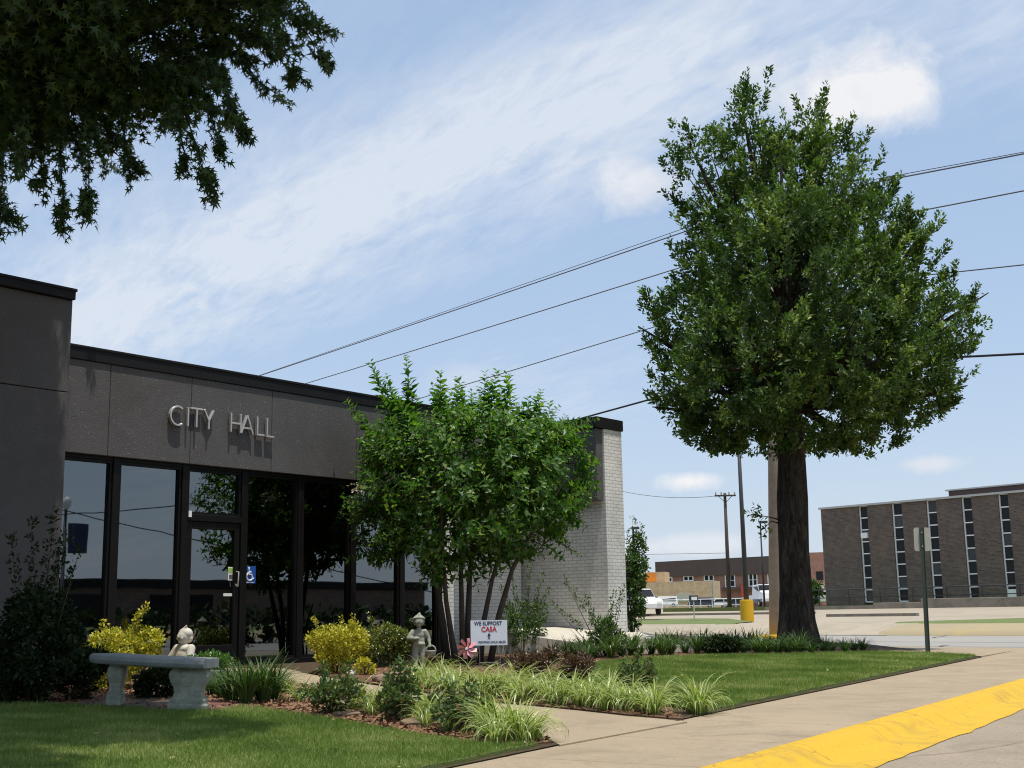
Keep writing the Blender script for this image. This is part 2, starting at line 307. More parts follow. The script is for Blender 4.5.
# ------------------------------------------------------------------ world, sun
world = bpy.data.worlds.new('World'); scene.world = world; world.use_nodes = True
SUN_EL = R(77); HS = Vector((.645, -.764, 0)).normalized()
MIRN = Vector((math.cos(R(38.9)), -math.sin(R(38.9)), 0))
C2H, M2H = Vector((-.60, .80, 0)), Vector((.80, .60, 0))     # heading of the cloud streaks
def build_world():
    nt = world.node_tree; bg = nt.nodes['Background']; bg.inputs['Strength'].default_value = .12
    sky = nt.nodes.new('ShaderNodeTexSky'); sky.sky_type = 'NISHITA'; sky.sun_disc = False
    sky.sun_elevation = SUN_EL; sky.sun_rotation = math.atan2(HS.x, HS.y)
    sky.air_density = 1.0; sky.dust_density = 1.6; sky.ozone_density = 1.4
    tc = nt.nodes.new('ShaderNodeTexCoord'); d = tc.outputs['Generated']
    sp = nt.nodes.new('ShaderNodeSeparateXYZ'); nt.links.new(d, sp.inputs[0])
    def math_(op, a, b=None, c=None, clamp=False):
        m = nt.nodes.new('ShaderNodeMath'); m.operation = op; m.use_clamp = clamp
        for i, v in enumerate((a, b, c)):
            if v is None: continue
            if isinstance(v, (int, float)): m.inputs[i].default_value = v
            else: nt.links.new(v, m.inputs[i])
        return m.outputs[0]
    zz = math_('ADD', math_('MAXIMUM', sp.outputs[2], 0.0), .16)
    cb = nt.nodes.new('ShaderNodeCombineXYZ'); nt.links.new(math_('DIVIDE', sp.outputs[0], zz), cb.inputs[0]); nt.links.new(math_('DIVIDE', sp.outputs[1], zz), cb.inputs[1])
    # high thin streaks: noise stretched along one heading on the cloud sheet
    def dotp(vec, v):
        n = nt.nodes.new('ShaderNodeVectorMath'); n.operation = 'DOT_PRODUCT'; nt.links.new(vec, n.inputs[0]); n.inputs[1].default_value = v; return n.outputs['Value']
    cs = nt.nodes.new('ShaderNodeCombineXYZ'); nt.links.new(dotp(cb.outputs[0], C2H*.75), cs.inputs[0]); nt.links.new(dotp(cb.outputs[0], M2H*2.1), cs.inputs[1])
    s1 = tex_noise(nt, 1.5, 10, .64, cs.outputs[0], 1.1)
    s3 = tex_noise(nt, 6.5, 6, .6, cs.outputs[0], .5)
    s2 = tex_noise(nt, .9, 3, .5, cb.outputs[0], .2)
    def band(px, py, w, h, ang, flip=False):      # soft oval region of the sky about one heading
        c = ray(px, py).normalized()
        if flip: c = c-MIRN*(2*c.dot(MIRN))       # a heading behind the viewer, towards the street
        rt = c.cross(Vector((0, 0, 1))).normalized(); up = rt.cross(c)
        a = R(ang); r2 = rt*math.cos(a)+up*math.sin(a); u2 = up*math.cos(a)-rt*math.sin(a)
        def dot(v, k):
            n = nt.nodes.new('ShaderNodeVectorMath'); n.operation = 'DOT_PRODUCT'; nt.links.new(d, n.inputs[0]); n.inputs[1].default_value = v*k; return n.outputs['Value']
        x, y = dot(r2, F_PX/w), dot(u2, F_PX/h); front = math_('GREATER_THAN', dot(c, 1.0), 0.0)
        rr = math_('SQRT', math_('ADD', math_('MULTIPLY', x, x), math_('MULTIPLY', y, y)))
        return math_('MULTIPLY', math_('SUBTRACT', 1.0, rr), front)
    fine = tex_noise(nt, 16, 7, .62, d, .35); mid = tex_noise(nt, 5.5, 5, .6, d, .3)
    s4 = tex_noise(nt, 17, 5, .62, cs.outputs[0], .6)
    tex = math_('ADD', math_('ADD', math_('MULTIPLY_ADD', s1, 1.9, -.95), math_('MULTIPLY_ADD', s3, 1.7, -.85)), math_('MULTIPLY_ADD', s4, 1.3, -.65))
    reg = math_('MULTIPLY_ADD', s2, .5, -.22)
    for (px, py, w, h, an, k) in [(390, 190, 560, 125, 24, 1.0), (690, 70, 300, 90, 20, .35), (1000, 20, 260, 90, 8, .5), (130, 310, 260, 90, 20, .4), (560, 400, 420, 110, 10, .22), (-600, 200, 700, 300, 20, .6), (1700, 200, 500, 300, -20, .5)]:
        reg = math_('ADD', reg, math_('MULTIPLY', math_('MAXIMUM', band(px, py, w, h, an), 0.0), k))
    for (px, py, w, h, an, k) in [(100, 560, 300, 70, -8, .75), (170, 470, 120, 60, -12, .5), (380, 540, 160, 80, 10, .7), (280, 480, 120, 50, 0, .5)]:
        reg = math_('ADD', reg, math_('MULTIPLY', math_('MAXIMUM', band(px, py, w, h, an, True), 0.0), k))
    veil = math_('MULTIPLY', math_('MULTIPLY_ADD', tex, math_('MULTIPLY_ADD', reg, .85, .14), math_('MULTIPLY', reg, .95)), 1.0, clamp=True)
    veil = math_('MULTIPLY', veil, .74)
    hz = math_('POWER', math_('SUBTRACT', 1.0, math_('MAXIMUM', sp.outputs[2], 0.0), clamp=True), 9.0)
    veil = math_('MAXIMUM', veil, math_('MULTIPLY', hz, .6), clamp=True)
    cum = None
    for (px, py, w, h, k) in [(862, 90, 100, 46, 1.0), (640, 188, 62, 44, .75), (690, 481, 34, 12, 1.0), (925, 464, 42, 11, .7), (700, 545, 60, 12, .5), (640, 548, 50, 12, .4), (760, 70, 60, 30, .5), (480, 380, 90, 22, .35), (1500, 300, 130, 60, .9), (-150, 350, 160, 60, .9), (300, -250, 260, 120, .9)]:
        b = band(px, py, w, h, 0)
        e = math_('MULTIPLY_ADD', fine, 2.3, math_('MULTIPLY_ADD', mid, 1.5, -1.98))
        v = math_('MULTIPLY', math_('MULTIPLY', math_('ADD', b, e), 1.35, clamp=True), k*.86)
        cum = v if cum is None else math_('MAXIMUM', cum, v)
    base_c = mixc(nt, .5, sky.outputs[0], (4.9, 6.5, 8.9)); sky_c = mixc(nt, veil, base_c, (6.7, 7.05, 7.6))
    shade = ramp(nt, math_('MULTIPLY_ADD', mid, 1, 0), [(.38, (.84, .85, .88)), (.56, (1, 1, 1))])
    cc = mixc(nt, 1.0, (7.9, 7.8, 7.8), shade, 'MULTIPLY')
    out = mixc(nt, cum, sky_c, cc); nt.links.new(out, bg.inputs['Color'])
build_world()
sl = bpy.data.lights.new('sun', 'SUN'); sl.energy = 4.8; sl.angle = R(.53); sl.color = (1, .955, .88)
sun = bpy.data.objects.new('sun', sl); COL.objects.link(sun)
sv = Vector((HS.x*math.cos(SUN_EL), HS.y*math.cos(SUN_EL), math.sin(SUN_EL))); sun.rotation_euler = sv.to_track_quat('Z', 'Y').to_euler(); sun.location = (0, 0, 60)

# ------------------------------------------------------------------ ground and roads
def strip_mesh(name, mat, q0, q1, a0, a1, dz, nq=1, na=1, kind='structure', label=None):
    mb = MB(); qs = [q0+(q1-q0)*i/nq for i in range(nq+1)]
    vs = []; 
    for q in qs:
        for j in range(na+1):
            a = a0+(a1-a0)*j/na; p = M2*q+C2*a; vs.append((p.x, p.y, far_z(q)+dz))
    fs = [(i*(na+1)+j, i*(na+1)+j+1, (i+1)*(na+1)+j+1, (i+1)*(na+1)+j) for i in range(nq) for j in range(na)]
    mb.add(vs, fs); o = mb.build(name, mat); o['kind'] = kind
    if label: o['label'] = label
    return o
g = MB(); brk = [-900, 42.5, 44.5, 48, 69, 100, 130, 200, 2500]; vs = []
for q in brk:
    for a in (-2500, 2500):
        p = M2*q+C2*a; vs.append((p.x, p.y, far_z(q)))
g.add(vs, [(2*i, 2*i+1, 2*i+3, 2*i+2) for i in range(len(brk)-1)]); gr = g.build('ground', 'earth'); gr['kind'] = 'structure'; gr['label'] = 'open ground running out to the horizon'
strip_mesh('side_street', 'street_side', 27.4, 42.4, -300, 300, .056, label='grey concrete side street behind the corner lawn')
ms = MB(); A = K0-KD*60; B = K0+KD*23.5
def off(p, d, z): q = p+KN*d; return (q.x, q.y, z)
ms.add([off(A, -16, 0), off(A, 0, 0), off(B, 0, 0), off(B+KD*4, -16, 0)], [(3, 2, 1, 0)]); o = ms.build('street', 'street'); o['kind'] = 'structure'; o['label'] = 'pale worn concrete street in the near right corner'
# joint lines of the streets (narrow tar seams) as their own thin sheets
# kerb: sloping, painted yellow towards the street with an uneven paint edge
kb = MB(); N = 160; vs = []
Lk = 34.0
for i in range(N+1):
    p = A+KD*(36+ (Lk+14.0)*i/N); w = .66+.05*mnoise.noise(Vector((i*.23, 0, 0)))+.035*mnoise.noise(Vector((i*.9, 4, 0)))
    if 36+(Lk+14.0)*i/N > 83.0: break
    for d, z in ((0, .13), (-.10, .128), (-.17, .118), (-.22, .09), (-.30, .028), (-.36, .012), (-w, .006)): vs.append(off(p, d, z))
nr = len(vs)//7
kb.add(vs, [(i*7+j, i*7+j+1, (i+1)*7+j+1, (i+1)*7+j) for i in range(nr-1) for j in range(6)])
o = kb.build('kerb', 'yellow', smooth=True); o['kind'] = 'structure'; o['label'] = 'yellow painted kerb and gutter beside the sidewalk'
# sidewalk slabs with open joints
E0 = yard(690, 718); E1 = yard(980, 657)
ED = (E1-E0); ED.z = 0; ED.normalize()
def edge_at(t): return E0+ED*t                 # lawn edge line
sw = MB(); tot = 60; jl = 1.55
k = -22.0
while k < 21.0:
    k2 = min(k+jl, 21.2)
    a = K0+KD*(k+.006); b = K0+KD*(k2-.006)
    def far_side(p):                            # point on the lawn edge square to the kerb
        den = ED.dot(KN); base = (p-E0).dot(KD)/ED.dot(KD); q = E0+ED*base; return (q.x, q.y)
    fa, fb = far_side(a), far_side(b)
    sw.prism([(a.x, a.y), (b.x, b.y), fb, fa], -.02, .13)
    k = k2
o = sw.build('sidewalk', 'concrete', bevel=.008, seg=1); o['kind'] = 'structure'; o['label'] = 'tan concrete sidewalk slabs between lawn and yellow kerb'
# corner and side-street walk
cw = MB(); ks = (E1-K0).dot(KD)
def zpt(v, z=None): return (v[0], v[1], (yard_z(v[0], v[1])+.014 if z is None else z)-.13)
aL = on_z(858, 650, .13).dot(C2); t1, t2, t3, t4 = yard(981.5, 656.8), yard(930, 654.0), yard(880, 652.8), yard(858, 652.0)
sq = M2*27.38
def on_q(a): p = sq+C2*a; return (p.x, p.y)
ke = K0+KD*23.4; kk = K0+KD*21.2; fs_ = far_side(kk)
cw.prism([zpt(kk, .13), zpt(ke, .13), zpt(on_q(ke.dot(C2)-.3), .13), zpt(on_q(aL-4), .13), zpt(on_q(aL), .13), zpt(t4), zpt(t3), zpt(t2), zpt(t1), zpt(fs_, .13)], .03, .13)
cw.prism([zpt(on_q(aL), .13), zpt(on_q(80), .13), (*(M2*26.2+C2*80)[:2], 0), zpt(t4)], .03, .13)
o = cw.build('corner_pavement', 'concrete'); o['kind'] = 'structure'
bm = bmesh.new(); bm.from_mesh(o.data); bmesh.ops.triangulate(bm, faces=[f for f in bm.faces if len(f.verts) > 4]); bm.to_mesh(o.data); bm.free()
# yard soil (sloping) from the lawn edge back past the building
ys = MB(); vs = []
for t, s2 in ((-40, 0), (0, 0), (16, 0)):
    pass
yl = [edge_at(-30), edge_at(16.2)]; far1 = M2*26.15+C2*8.2; far2 = M2*26.15+C2*60
poly = [edge_at(-30), edge_at(13.6), far1, far2, edge_at(-30)+KN*40]
cent = []
def yv(p, dz=0): return (p.x, p.y, yard_z(p.x, p.y)+dz)
nx = 14
rows = []
for i in range(nx+1):                           # rows parallel to the kerb
    s = 40*(i/nx)**1.6
    a = edge_at(-30)+KN*s
    b0 = edge_at(13.6)+KN*s; q = b0.dot(M2); b = b0+KD*((26.15-q)/KD.dot(M2)); bt = E1+KD*.02+(M2.cross(Vector((0, 0, 1))))*0; lim = edge_at((E1-E0).length)+KN*s+KD*(s*1.35); b = b if (b-a).length < (lim-a).length else lim
    rows.append((yv(a), yv(b)))
vs = [p for r_ in rows for p in r_]; ys.add(vs, [(2*i, 2*i+1, 2*i+3, 2*i+2) for i in range(nx)])
o = ys.build('yard_soil', 'soil'); o['kind'] = 'structure'; o['label'] = 'dark soil of the yard under lawn and beds'

def in_poly(P, poly):
    x, y = P[:, 0], P[:, 1]; ins = np.zeros(len(P), bool); n = len(poly)
    for i in range(n):
        x0, y0 = poly[i]; x1, y1 = poly[(i+1) % n]
        c = ((y0 > y) != (y1 > y)) & (x < (x1-x0)*(y-y0)/(y1-y0+1e-12)+x0); ins ^= c
    return ins
def yard_patch(name, pts, h, mat, label=None, edge_noise=0.0, kind='structure'):
    """raised sheet on the yard slope with that outline; pts world (x, y)"""
    P = []
    n = len(pts)
    for i in range(n):                          # densify with a slightly uneven outline
        a, b = Vector(pts[i][:2]), Vector(pts[(i+1) % n][:2]); m = max(1, int((b-a).length/.12))
        nn = Vector((-(b-a).y, (b-a).x)).normalized()
        for j in range(m):
            p = a+(b-a)*j/m; w = edge_noise*(mnoise.noise(Vector((p.x*3.1, p.y*3.1, 2)))+.5*mnoise.noise(Vector((p.x*9, p.y*9, 5)))); p = p+nn*w; P.append((p.x, p.y))
    mb = MB(); mb.prism([(x, y, yard_z(x, y)) for x, y in P], -.02, h)
    o = mb.build(name, mat); o['kind'] = kind
    if label: o['label'] = label
    # triangulate the top so that long outlines stay clean
    bm = bmesh.new(); bm.from_mesh(o.data); bmesh.ops.triangulate(bm, faces=[f for f in bm.faces if len(f.verts) > 4]); bm.to_mesh(o.data); bm.free()
    return o, P
def px_poly(l): return [tuple(yard(*p)[:2]) for p in l]
lawn_l = [(edge_at(-22)+KN*.05)[:2]]+[(edge_at(-3.4)+KN*.05)[:2]]+px_poly([(538, 748), (500, 749), (470, 746), (430, 741), (395, 735), (360, 729), (320, 721), (290, 717), (255, 712), (240, 711), (215, 715), (180, 715.5), (120, 712), (60, 709), (0, 707)])+[(edge_at(-22)+KN*5.0)[:2]]
lawn_l = [tuple(p) for p in lawn_l]
o, PL = yard_patch('lawn', lawn_l, .035, 'lawn_base', 'mown lawn in tree shade at the near left', .05)
er = edge_at(.3)+KN*.05; er2 = edge_at((E1-E0).length-.1)+KN*.05
lawn_r = [tuple(er[:2]), tuple(er2[:2])]+px_poly([(930, 654.6), (880, 653.3), (840, 654), (770, 656), (700, 657), (640, 660), (600, 664), (572, 669), (548, 677), (562, 682), (600, 690), (640, 698), (665, 706)])
o, PR = yard_patch('lawn', lawn_r, .035, 'lawn_base', 'sunlit mown lawn at the street corner', .05)
path_px = [(560, 746.5), (687, 723), (665, 720.5), (624, 717), (580, 712), (540, 708), (499, 704.5), (455, 699), (411, 692), (380, 687), (347, 682), (310, 675), (285, 669), (230, 669), (200, 671), (240, 677), (300, 684), (360, 694), (420, 703), (470, 712), (515, 724), (545, 738)]
o, PP = yard_patch('path', px_poly(path_px), .012, 'concrete', 'tan concrete path curving from sidewalk to glass doors')
bed_f = px_poly([(552, 744), (545, 739), (515, 725), (470, 713), (420, 704), (360, 695), (300, 685), (240, 678), (200, 672), (180, 668), (100, 668), (0, 668), (-80, 680), (-80, 705), (0, 705.5), (60, 707.5), (120, 710), (180, 713), (215, 713), (240, 709.5), (255, 710.5), (290, 715), (320, 719.5), (360, 727), (395, 733), (430, 739), (470, 744), (500, 747), (538, 746)])
o, PBF = yard_patch('flower_bed', bed_f, .02, 'mulch', 'bark mulch bed between the near lawn and the path', .02)
bed_b = px_poly([(684, 720.5), (664, 719.6), (624, 716), (580, 711), (540, 707), (499, 703.5), (455, 698), (411, 691), (380, 686), (347, 681), (310, 674), (330, 667), (420, 661), (500, 656), (600, 650), (700, 645), (770, 643), (840, 645), (880, 650), (900, 653), (840, 653.5), (770, 655.5), (700, 656.5), (640, 659.5), (600, 663.5), (570, 669), (545, 677), (560, 683), (600, 691), (640, 699), (663, 707)])
o, PBB = yard_patch('flower_bed', bed_b, .02, 'mulch', 'bark mulch bed running from the path round to the big tree', .02)
pad = px_poly([(70, 706), (100, 713), (180, 717), (225, 715.5), (262, 708.5), (235, 704), (150, 700), (90, 700)])
o, _ = yard_patch('paving', pad, .03, 'paver', 'small red brick pad under the stone bench')
# lot, planting strip, kerbs beyond the side street
strip_mesh('parking_lot', 'lot', 46.2, 118, -260, 200, .02, nq=36)
mb = MB(); vs = []
for a in np.linspace(-40, 27.6, 60):
    for q, z in ((42.3, .0), (42.45, .14), (42.9, .2), (44.0, .36), (44.5, .4)):
        p = M2*q+C2*float(a); vs.append((p.x, p.y, z+.01))
mb.add(vs, [(i*5+j, i*5+j+1, (i+1)*5+j+1, (i+1)*5+j) for i in range(59) for j in range(4)]); 
def split_kerb():
    m = surf('faded_yellow_apron', (.33, .265, .15), (.29, .24, .155), .25, .85, 12, .2, stain=((.50, .33, .05), .2, .7)); return m
MT['apron'] = split_kerb()
o = mb.build('kerb', 'apron', smooth=True); o['kind'] = 'structure'; o['label'] = 'faded yellow sloping kerb across the side street'
for (a0, a1) in ((-40, 28.4), (36.6, 75)):
    mb = MB(); vs = []
    for a in np.linspace(a0, a1, 24):
        taper = max(.05, min(1.6, (a1-a)/7, (a-a0)/5+.3))
        for q, z in ((44.55, .385), (45.0, .47), (45.0+3.6*taper, .47+.17*min(1, taper)), (45.1+3.7*taper, .44)):
            p = M2*q+C2*float(a); vs.append((p.x, p.y, z))
    mb.add(vs, [(i*4+j, i*4+j+1, (i+1)*4+j+1, (i+1)*4+j) for i in range(23) for j in range(3)])
    o = mb.build('grass_verge', 'grass_far'); o['kind'] = 'structure'
strip_mesh('driveway', 'lot', 42.2, 46.4, 27.2, 37.4, .075, nq=4); strip_mesh('driveway', 'lot', 42.2, 44.6, 37.4, 90, .075, nq=4)
for (q, a0, a1) in ((58, 35.5, 41), (49, 45, 75), (68, 49, 80), (84, -40, 34)):
    mb = MB(); n = int((a1-a0)/2)
    for i in range(n):
        p = M2*q+C2*(a0+(a1-a0)*i/n); r_ = M2*q+C2*(a0+(a1-a0)*(i+1)/n-.02); z = far_z(q)
        mb.prism([tuple(p[:2]), tuple(r_[:2]), tuple((r_+M2*.3)[:2]), tuple((p+M2*.3)[:2])], z, z+.17)
    o = mb.build('kerb', 'wall_conc'); o['kind'] = 'structure'; o['label'] = 'plain concrete kerb in the parking lot'
# street seams
mb = MB()
for q, a0, a1, w in ((34.9, -120, 120, .1),):
    vs = []; n = 80
    for i in range(n+1):
        a = a0+(a1-a0)*i/n; qq = q+.06*mnoise.noise(Vector((a*.6, 1, 1)))
        for d in (-w/2, w/2): p = M2*(qq+d)+C2*a; vs.append((p.x, p.y, .011))
    mb.add(vs, [(2*i, 2*i+1, 2*i+3, 2*i+2) for i in range(n)])
for (pxs, pys, pxe, pye) in ((935, 638, 967, 630.5), (905, 652, 948, 645), (830, 634.5, 852, 632.5)):
    a, b = on_z(pxs, pys, .011), on_z(pxe, pye, .011); vs = []
    nn = Vector((-(b-a).y, (b-a).x, 0)).normalized()
    for i in range(13):
        p = a+(b-a)*i/12+nn*.25*mnoise.noise(Vector((i*.5, pxs, 0)))
        for d in (-.06, .06): r_ = p+nn*d; vs.append((r_.x, r_.y, .012))
    mb.add(vs, [(2*i, 2*i+1, 2*i+3, 2*i+2) for i in range(12)])
MT['tar'] = surf('tar_seam', (.12, .11, .10), None, 3, .8, 30, .1)
o = mb.build('road_seam', 'tar'); o['kind'] = 'structure'; o['label'] = 'dark sealed cracks across the side street'
mb = MB()
for pts in ([(845, 768), (900, 757), (960, 752), (1024, 742)], [(690, 736), (760, 733), (815, 736.5)]):
    z = .005 if pts[0][0] > 800 else .136
    W = [on_z(x, y, z) for x, y in pts]; vs = []
    for i in range(25):
        t = i/24*(len(W)-1); j = min(int(t), len(W)-2); p = W[j].lerp(W[j+1], t-j); p = p+Vector((0, .05*mnoise.noise(Vector((t*4, z*9, 0))), 0))
        w = .004+.007*abs(mnoise.noise(Vector((t*7, 3, z))))
        for d in (-w, w): vs.append((p.x, p.y+d, z))
    mb.add(vs, [(2*i, 2*i+1, 2*i+3, 2*i+2) for i in range(24)])
o = mb.build('pavement_crack', 'tar'); o['kind'] = 'structure'; o['label'] = 'thin dark cracks in sidewalk and street concrete'

# grass blades
def grass(name, poly, cnt, dmin, dmax, lh, label):
    xs, ys_ = np.array([p[0] for p in poly]), np.array([p[1] for p in poly])
    P = np.empty((0, 2))
    while len(P) < cnt:
        c = np.stack([RNG.uniform(max(xs.min(), -6.5), xs.max(), 60000), RNG.uniform(max(ys_.min(), dmin), min(ys_.max(), dmax), 60000)], 1)
        c = c[in_poly(c, poly)]; c = c[np.abs(c[:, 0]/np.maximum(c[:, 1], .1)) < .47]
        w = np.clip((9.0/np.maximum(c[:, 1], 5))**1.6, .12, 1); c = c[RNG.random(len(c)) < w]
        P = np.concatenate([P, c])
    P = P[:cnt]; s = (P-np.array([K0.x, K0.y]))@np.array([KN.x, KN.y]); z = .13+.0285*np.clip(s-1.5, 0, 11)+.03
    P3 = np.column_stack([P, z]); D = np.column_stack([RNG.normal(0, .5, cnt), RNG.normal(0, .5, cnt), np.ones(cnt)])
    N = RNG.normal(size=(cnt, 3)); L = RNG.uniform(.6, 1.3, cnt)*lh*np.clip(P[:, 1]/9, 1, 1.5)
    pt = np.array([mnoise.noise(Vector((x*.9, y*.9, 3)))+.6*mnoise.noise(Vector((x*3, y*3, 7))) for x, y in P])
    rnd = np.clip(RNG.random(cnt)*.8+.10+.75*pt, 0, 1)
    T = (np.array([(0, .06, 0), (0, -.06, 0), (1, 0, 0)]), [(0, 1, 2)])
    o = leaves(name, P3, D, N, L, T, 'grass_blade', rnd=rnd, wide=1.6); return tag(o, label, 'grass', kind='stuff')
grass('grass', PL, 120000, 6, 16, .036, 'short mown grass of the shaded lawn before the bench')
grass('grass', PR, 130000, 9, 32, .032, 'short mown grass of the sunny corner lawn')
def chips(name, poly, cnt, label):
    xs, ys_ = np.array([p[0] for p in poly]), np.array([p[1] for p in poly]); P = np.empty((0, 2))
    while len(P) < cnt:
        c = np.stack([RNG.uniform(xs.min(), xs.max(), 20000), RNG.uniform(ys_.min(), ys_.max(), 20000)], 1); c = c[in_poly(c, poly)]
        w = np.clip((10.0/np.maximum(c[:, 1], 5))**1.5, .1, 1); P = np.concatenate([P, c[RNG.random(len(c)) < w]])
    P = P[:cnt]; s = (P-np.array([K0.x, K0.y]))@np.array([KN.x, KN.y]); z = .13+.0285*np.clip(s-1.5, 0, 11)+.024
    D = np.column_stack([RNG.normal(size=(cnt, 2)), RNG.normal(0, .3, cnt)]); N = np.column_stack([RNG.normal(0, .5, (cnt, 2)), np.ones(cnt)])
    T = (np.array([(0, .25, 0), (1, .18, .05), (1, -.22, .0), (0, -.2, .08)]), [(0, 3, 2, 1)])
    o = leaves(name, np.column_stack([P, z]), D, N, RNG.uniform(.018, .055, cnt), T, 'chip'); return tag(o, label, 'mulch', kind='stuff')
def litter(polys, cnt):
    P = []
    for poly, c in polys:
        q = [p for p in poly]; xs = [p[0] for p in q]; ys_ = [p[1] for p in q]; a = np.stack([RNG.uniform(max(min(xs), -6), max(xs), 6000), RNG.uniform(max(min(ys_), 6.5), min(max(ys_), 26), 6000)], 1); a = a[in_poly(a, q)][:c]; P.append(a)
    P = np.concatenate(P); s = (P-np.array([K0.x, K0.y]))@np.array([KN.x, KN.y]); z = .13+.0285*np.clip(s-1.5, 0, 11)+.052; n = len(P)
    o = leaves('dry_leaves', np.column_stack([P, z]), np.column_stack([RNG.normal(size=(n, 2)), RNG.normal(0, .3, n)]), np.column_stack([RNG.normal(0, .4, (n, 2)), np.ones(n)]), RNG.uniform(.03, .065, n), OVAL, 'dry_leaf', wide=1.5); tag(o, 'scattered dry tan leaves lying on the lawns', 'leaf litter', kind='stuff')
MT['dry_leaf'] = leafmat('dry_leaf', (.2, .13, .06), (.36, .26, .13), (.5, .42, .28), .02, .2)
litter([(PL, 90), (PR, 110)], 200)
chips('bark_mulch', PBF, 16000, 'loose bark chips over the near flower bed')
chips('bark_mulch', PBB, 6000, 'loose bark chips over the far flower bed')

# ------------------------------------------------------------------ city hall (local frame: x along the facade, y into the building)
TH = R(38.9); U = Vector((math.sin(TH), math.cos(TH), 0)); NB = Vector((U.y, -U.x, 0))   # NB points to the street
D0 = on_z(240, 667, .36); D0.z = 0
def fac(px, py, o=0.0):                          # pixel -> (t, z) on the plane o metres in front of the glass
    d = ray(px, py); k = ((D0-O).dot(NB)+o)/d.dot(NB); p = O+d*k; return (p-D0).dot(U), p.z
def sidep(px, py, t):                            # pixel -> (o, z) on the plane across the facade at t
    d = ray(px, py); k = ((D0-O).dot(U)+t)/d.dot(U); p = O+d*k; return (p-D0).dot(NB), p.z
ROTF = math.atan2(U.y, U.x)
CH = thing('city_hall', 'low dark stone-clad city hall with tinted glass front and white brick wing', 'building', (D0.x, D0.y, 0), ROTF)
FZ = .34                                          # floor
zt = fac(200, 366.5, .14)[1]; zb = fac(182, 463, .14)[1]; capb = zt-.19
tw = fac(556, 428, .14)[0]                        # plane of the wing
oe, _z = sidep(603, 500, tw); te, zwt = fac(621, 421, oe)
XL = -12.0; XR = te; DEPTH = 11.0
# fascia panels with narrow joints
t0 = fac(60, 400, .14)[0]-.9
joints = [t0]+[fac(x, 420, .14)[0] for x in (109, 191, 272, 357)]
while joints[-1] < tw-2.2: joints.append(joints[-1]+1.62)
joints.append(tw+.02)
mb = MB(); mb.box((t0, -.04, zb+.01), (tw-.02, .3, zt-.06)); mb.build('fascia_backing', 'aggregate', CH)
for a, b in zip(joints, joints[1:]):
    MB().box((a+.0035, -.14, zb), (b-.0035, -.045, capb)).build('fascia_panel', 'aggregate', CH, bevel=.006, seg=1)
# coping along the front with a slightly proud drip edge
MB().box((t0, -.165, capb), (tw-.22, .35, zt)).box((t0, -.178, zt-.03), (tw-.235, .36, zt+.012)).build('coping', 'metal_cap', CH, bevel=.008, seg=1)
# roof, back and end walls, floor
MB().box((XL, .36, zt-.5), (XR-.02, DEPTH, zt-.35)).build('roof', 'metal_cap', CH)
MB().box((XL, DEPTH, -.1), (XR, DEPTH+.25, zt)).build('rear_wall', 'white_brick', CH)
MB().box((XL, -.02, FZ-.5), (tw, DEPTH, FZ)).build('floor', 'interior', CH)
tE = fac(437, 600, 0)[0]                          # end of glazing
MB().box((t0+.2, 3.2, FZ), (tE, 3.3, zt-.5)).box((t0+.2, .3, zb+.2), (tE, 3.2, zb+.26)).build('lobby_wall', 'interior', CH)
# glazing: bays between bronze posts
posts = [fac(60, 520)[0]-.15]+[fac(x, y)[0] for x, y in ((111, 530), (180.5, 540), (240, 560), (297, 560), (350, 560), (399, 560))]+[tE]
ztop = zb
for i, t in enumerate(posts):
    MB().box((t-.055, -.085, FZ), (t+.055, .06, ztop+.02)).build('post', 'bronze', CH, bevel=.006, seg=1)
MB().box((posts[0], -.07, ztop-.055), (tE, .05, ztop+.03)).build('head_rail', 'bronze', CH, bevel=.006, seg=1)
MB().box((posts[0], -.078, FZ-.02), (tE, .055, FZ+.12)).build('sill_rail', 'bronze', CH, bevel=.006, seg=1)
ztr = fac(212, 519)[1]
def window(a, b, z0, z1, name='window', fw=.035):
    m = MB(); 
    m.box((a, -.055, z0), (a+fw, .035, z1)).box((b-fw, -.055, z0), (b, .035, z1)).box((a+fw, -.055, z0), (b-fw, .035, z0+fw)).box((a+fw, -.055, z1-fw), (b-fw, .035, z1))
    w = m.build(name, 'bronze', CH); MB().box((a+fw, -.006, z0+fw), (b-fw, .006, z1-fw)).build('pane', 'glass', w); return w
wins = []
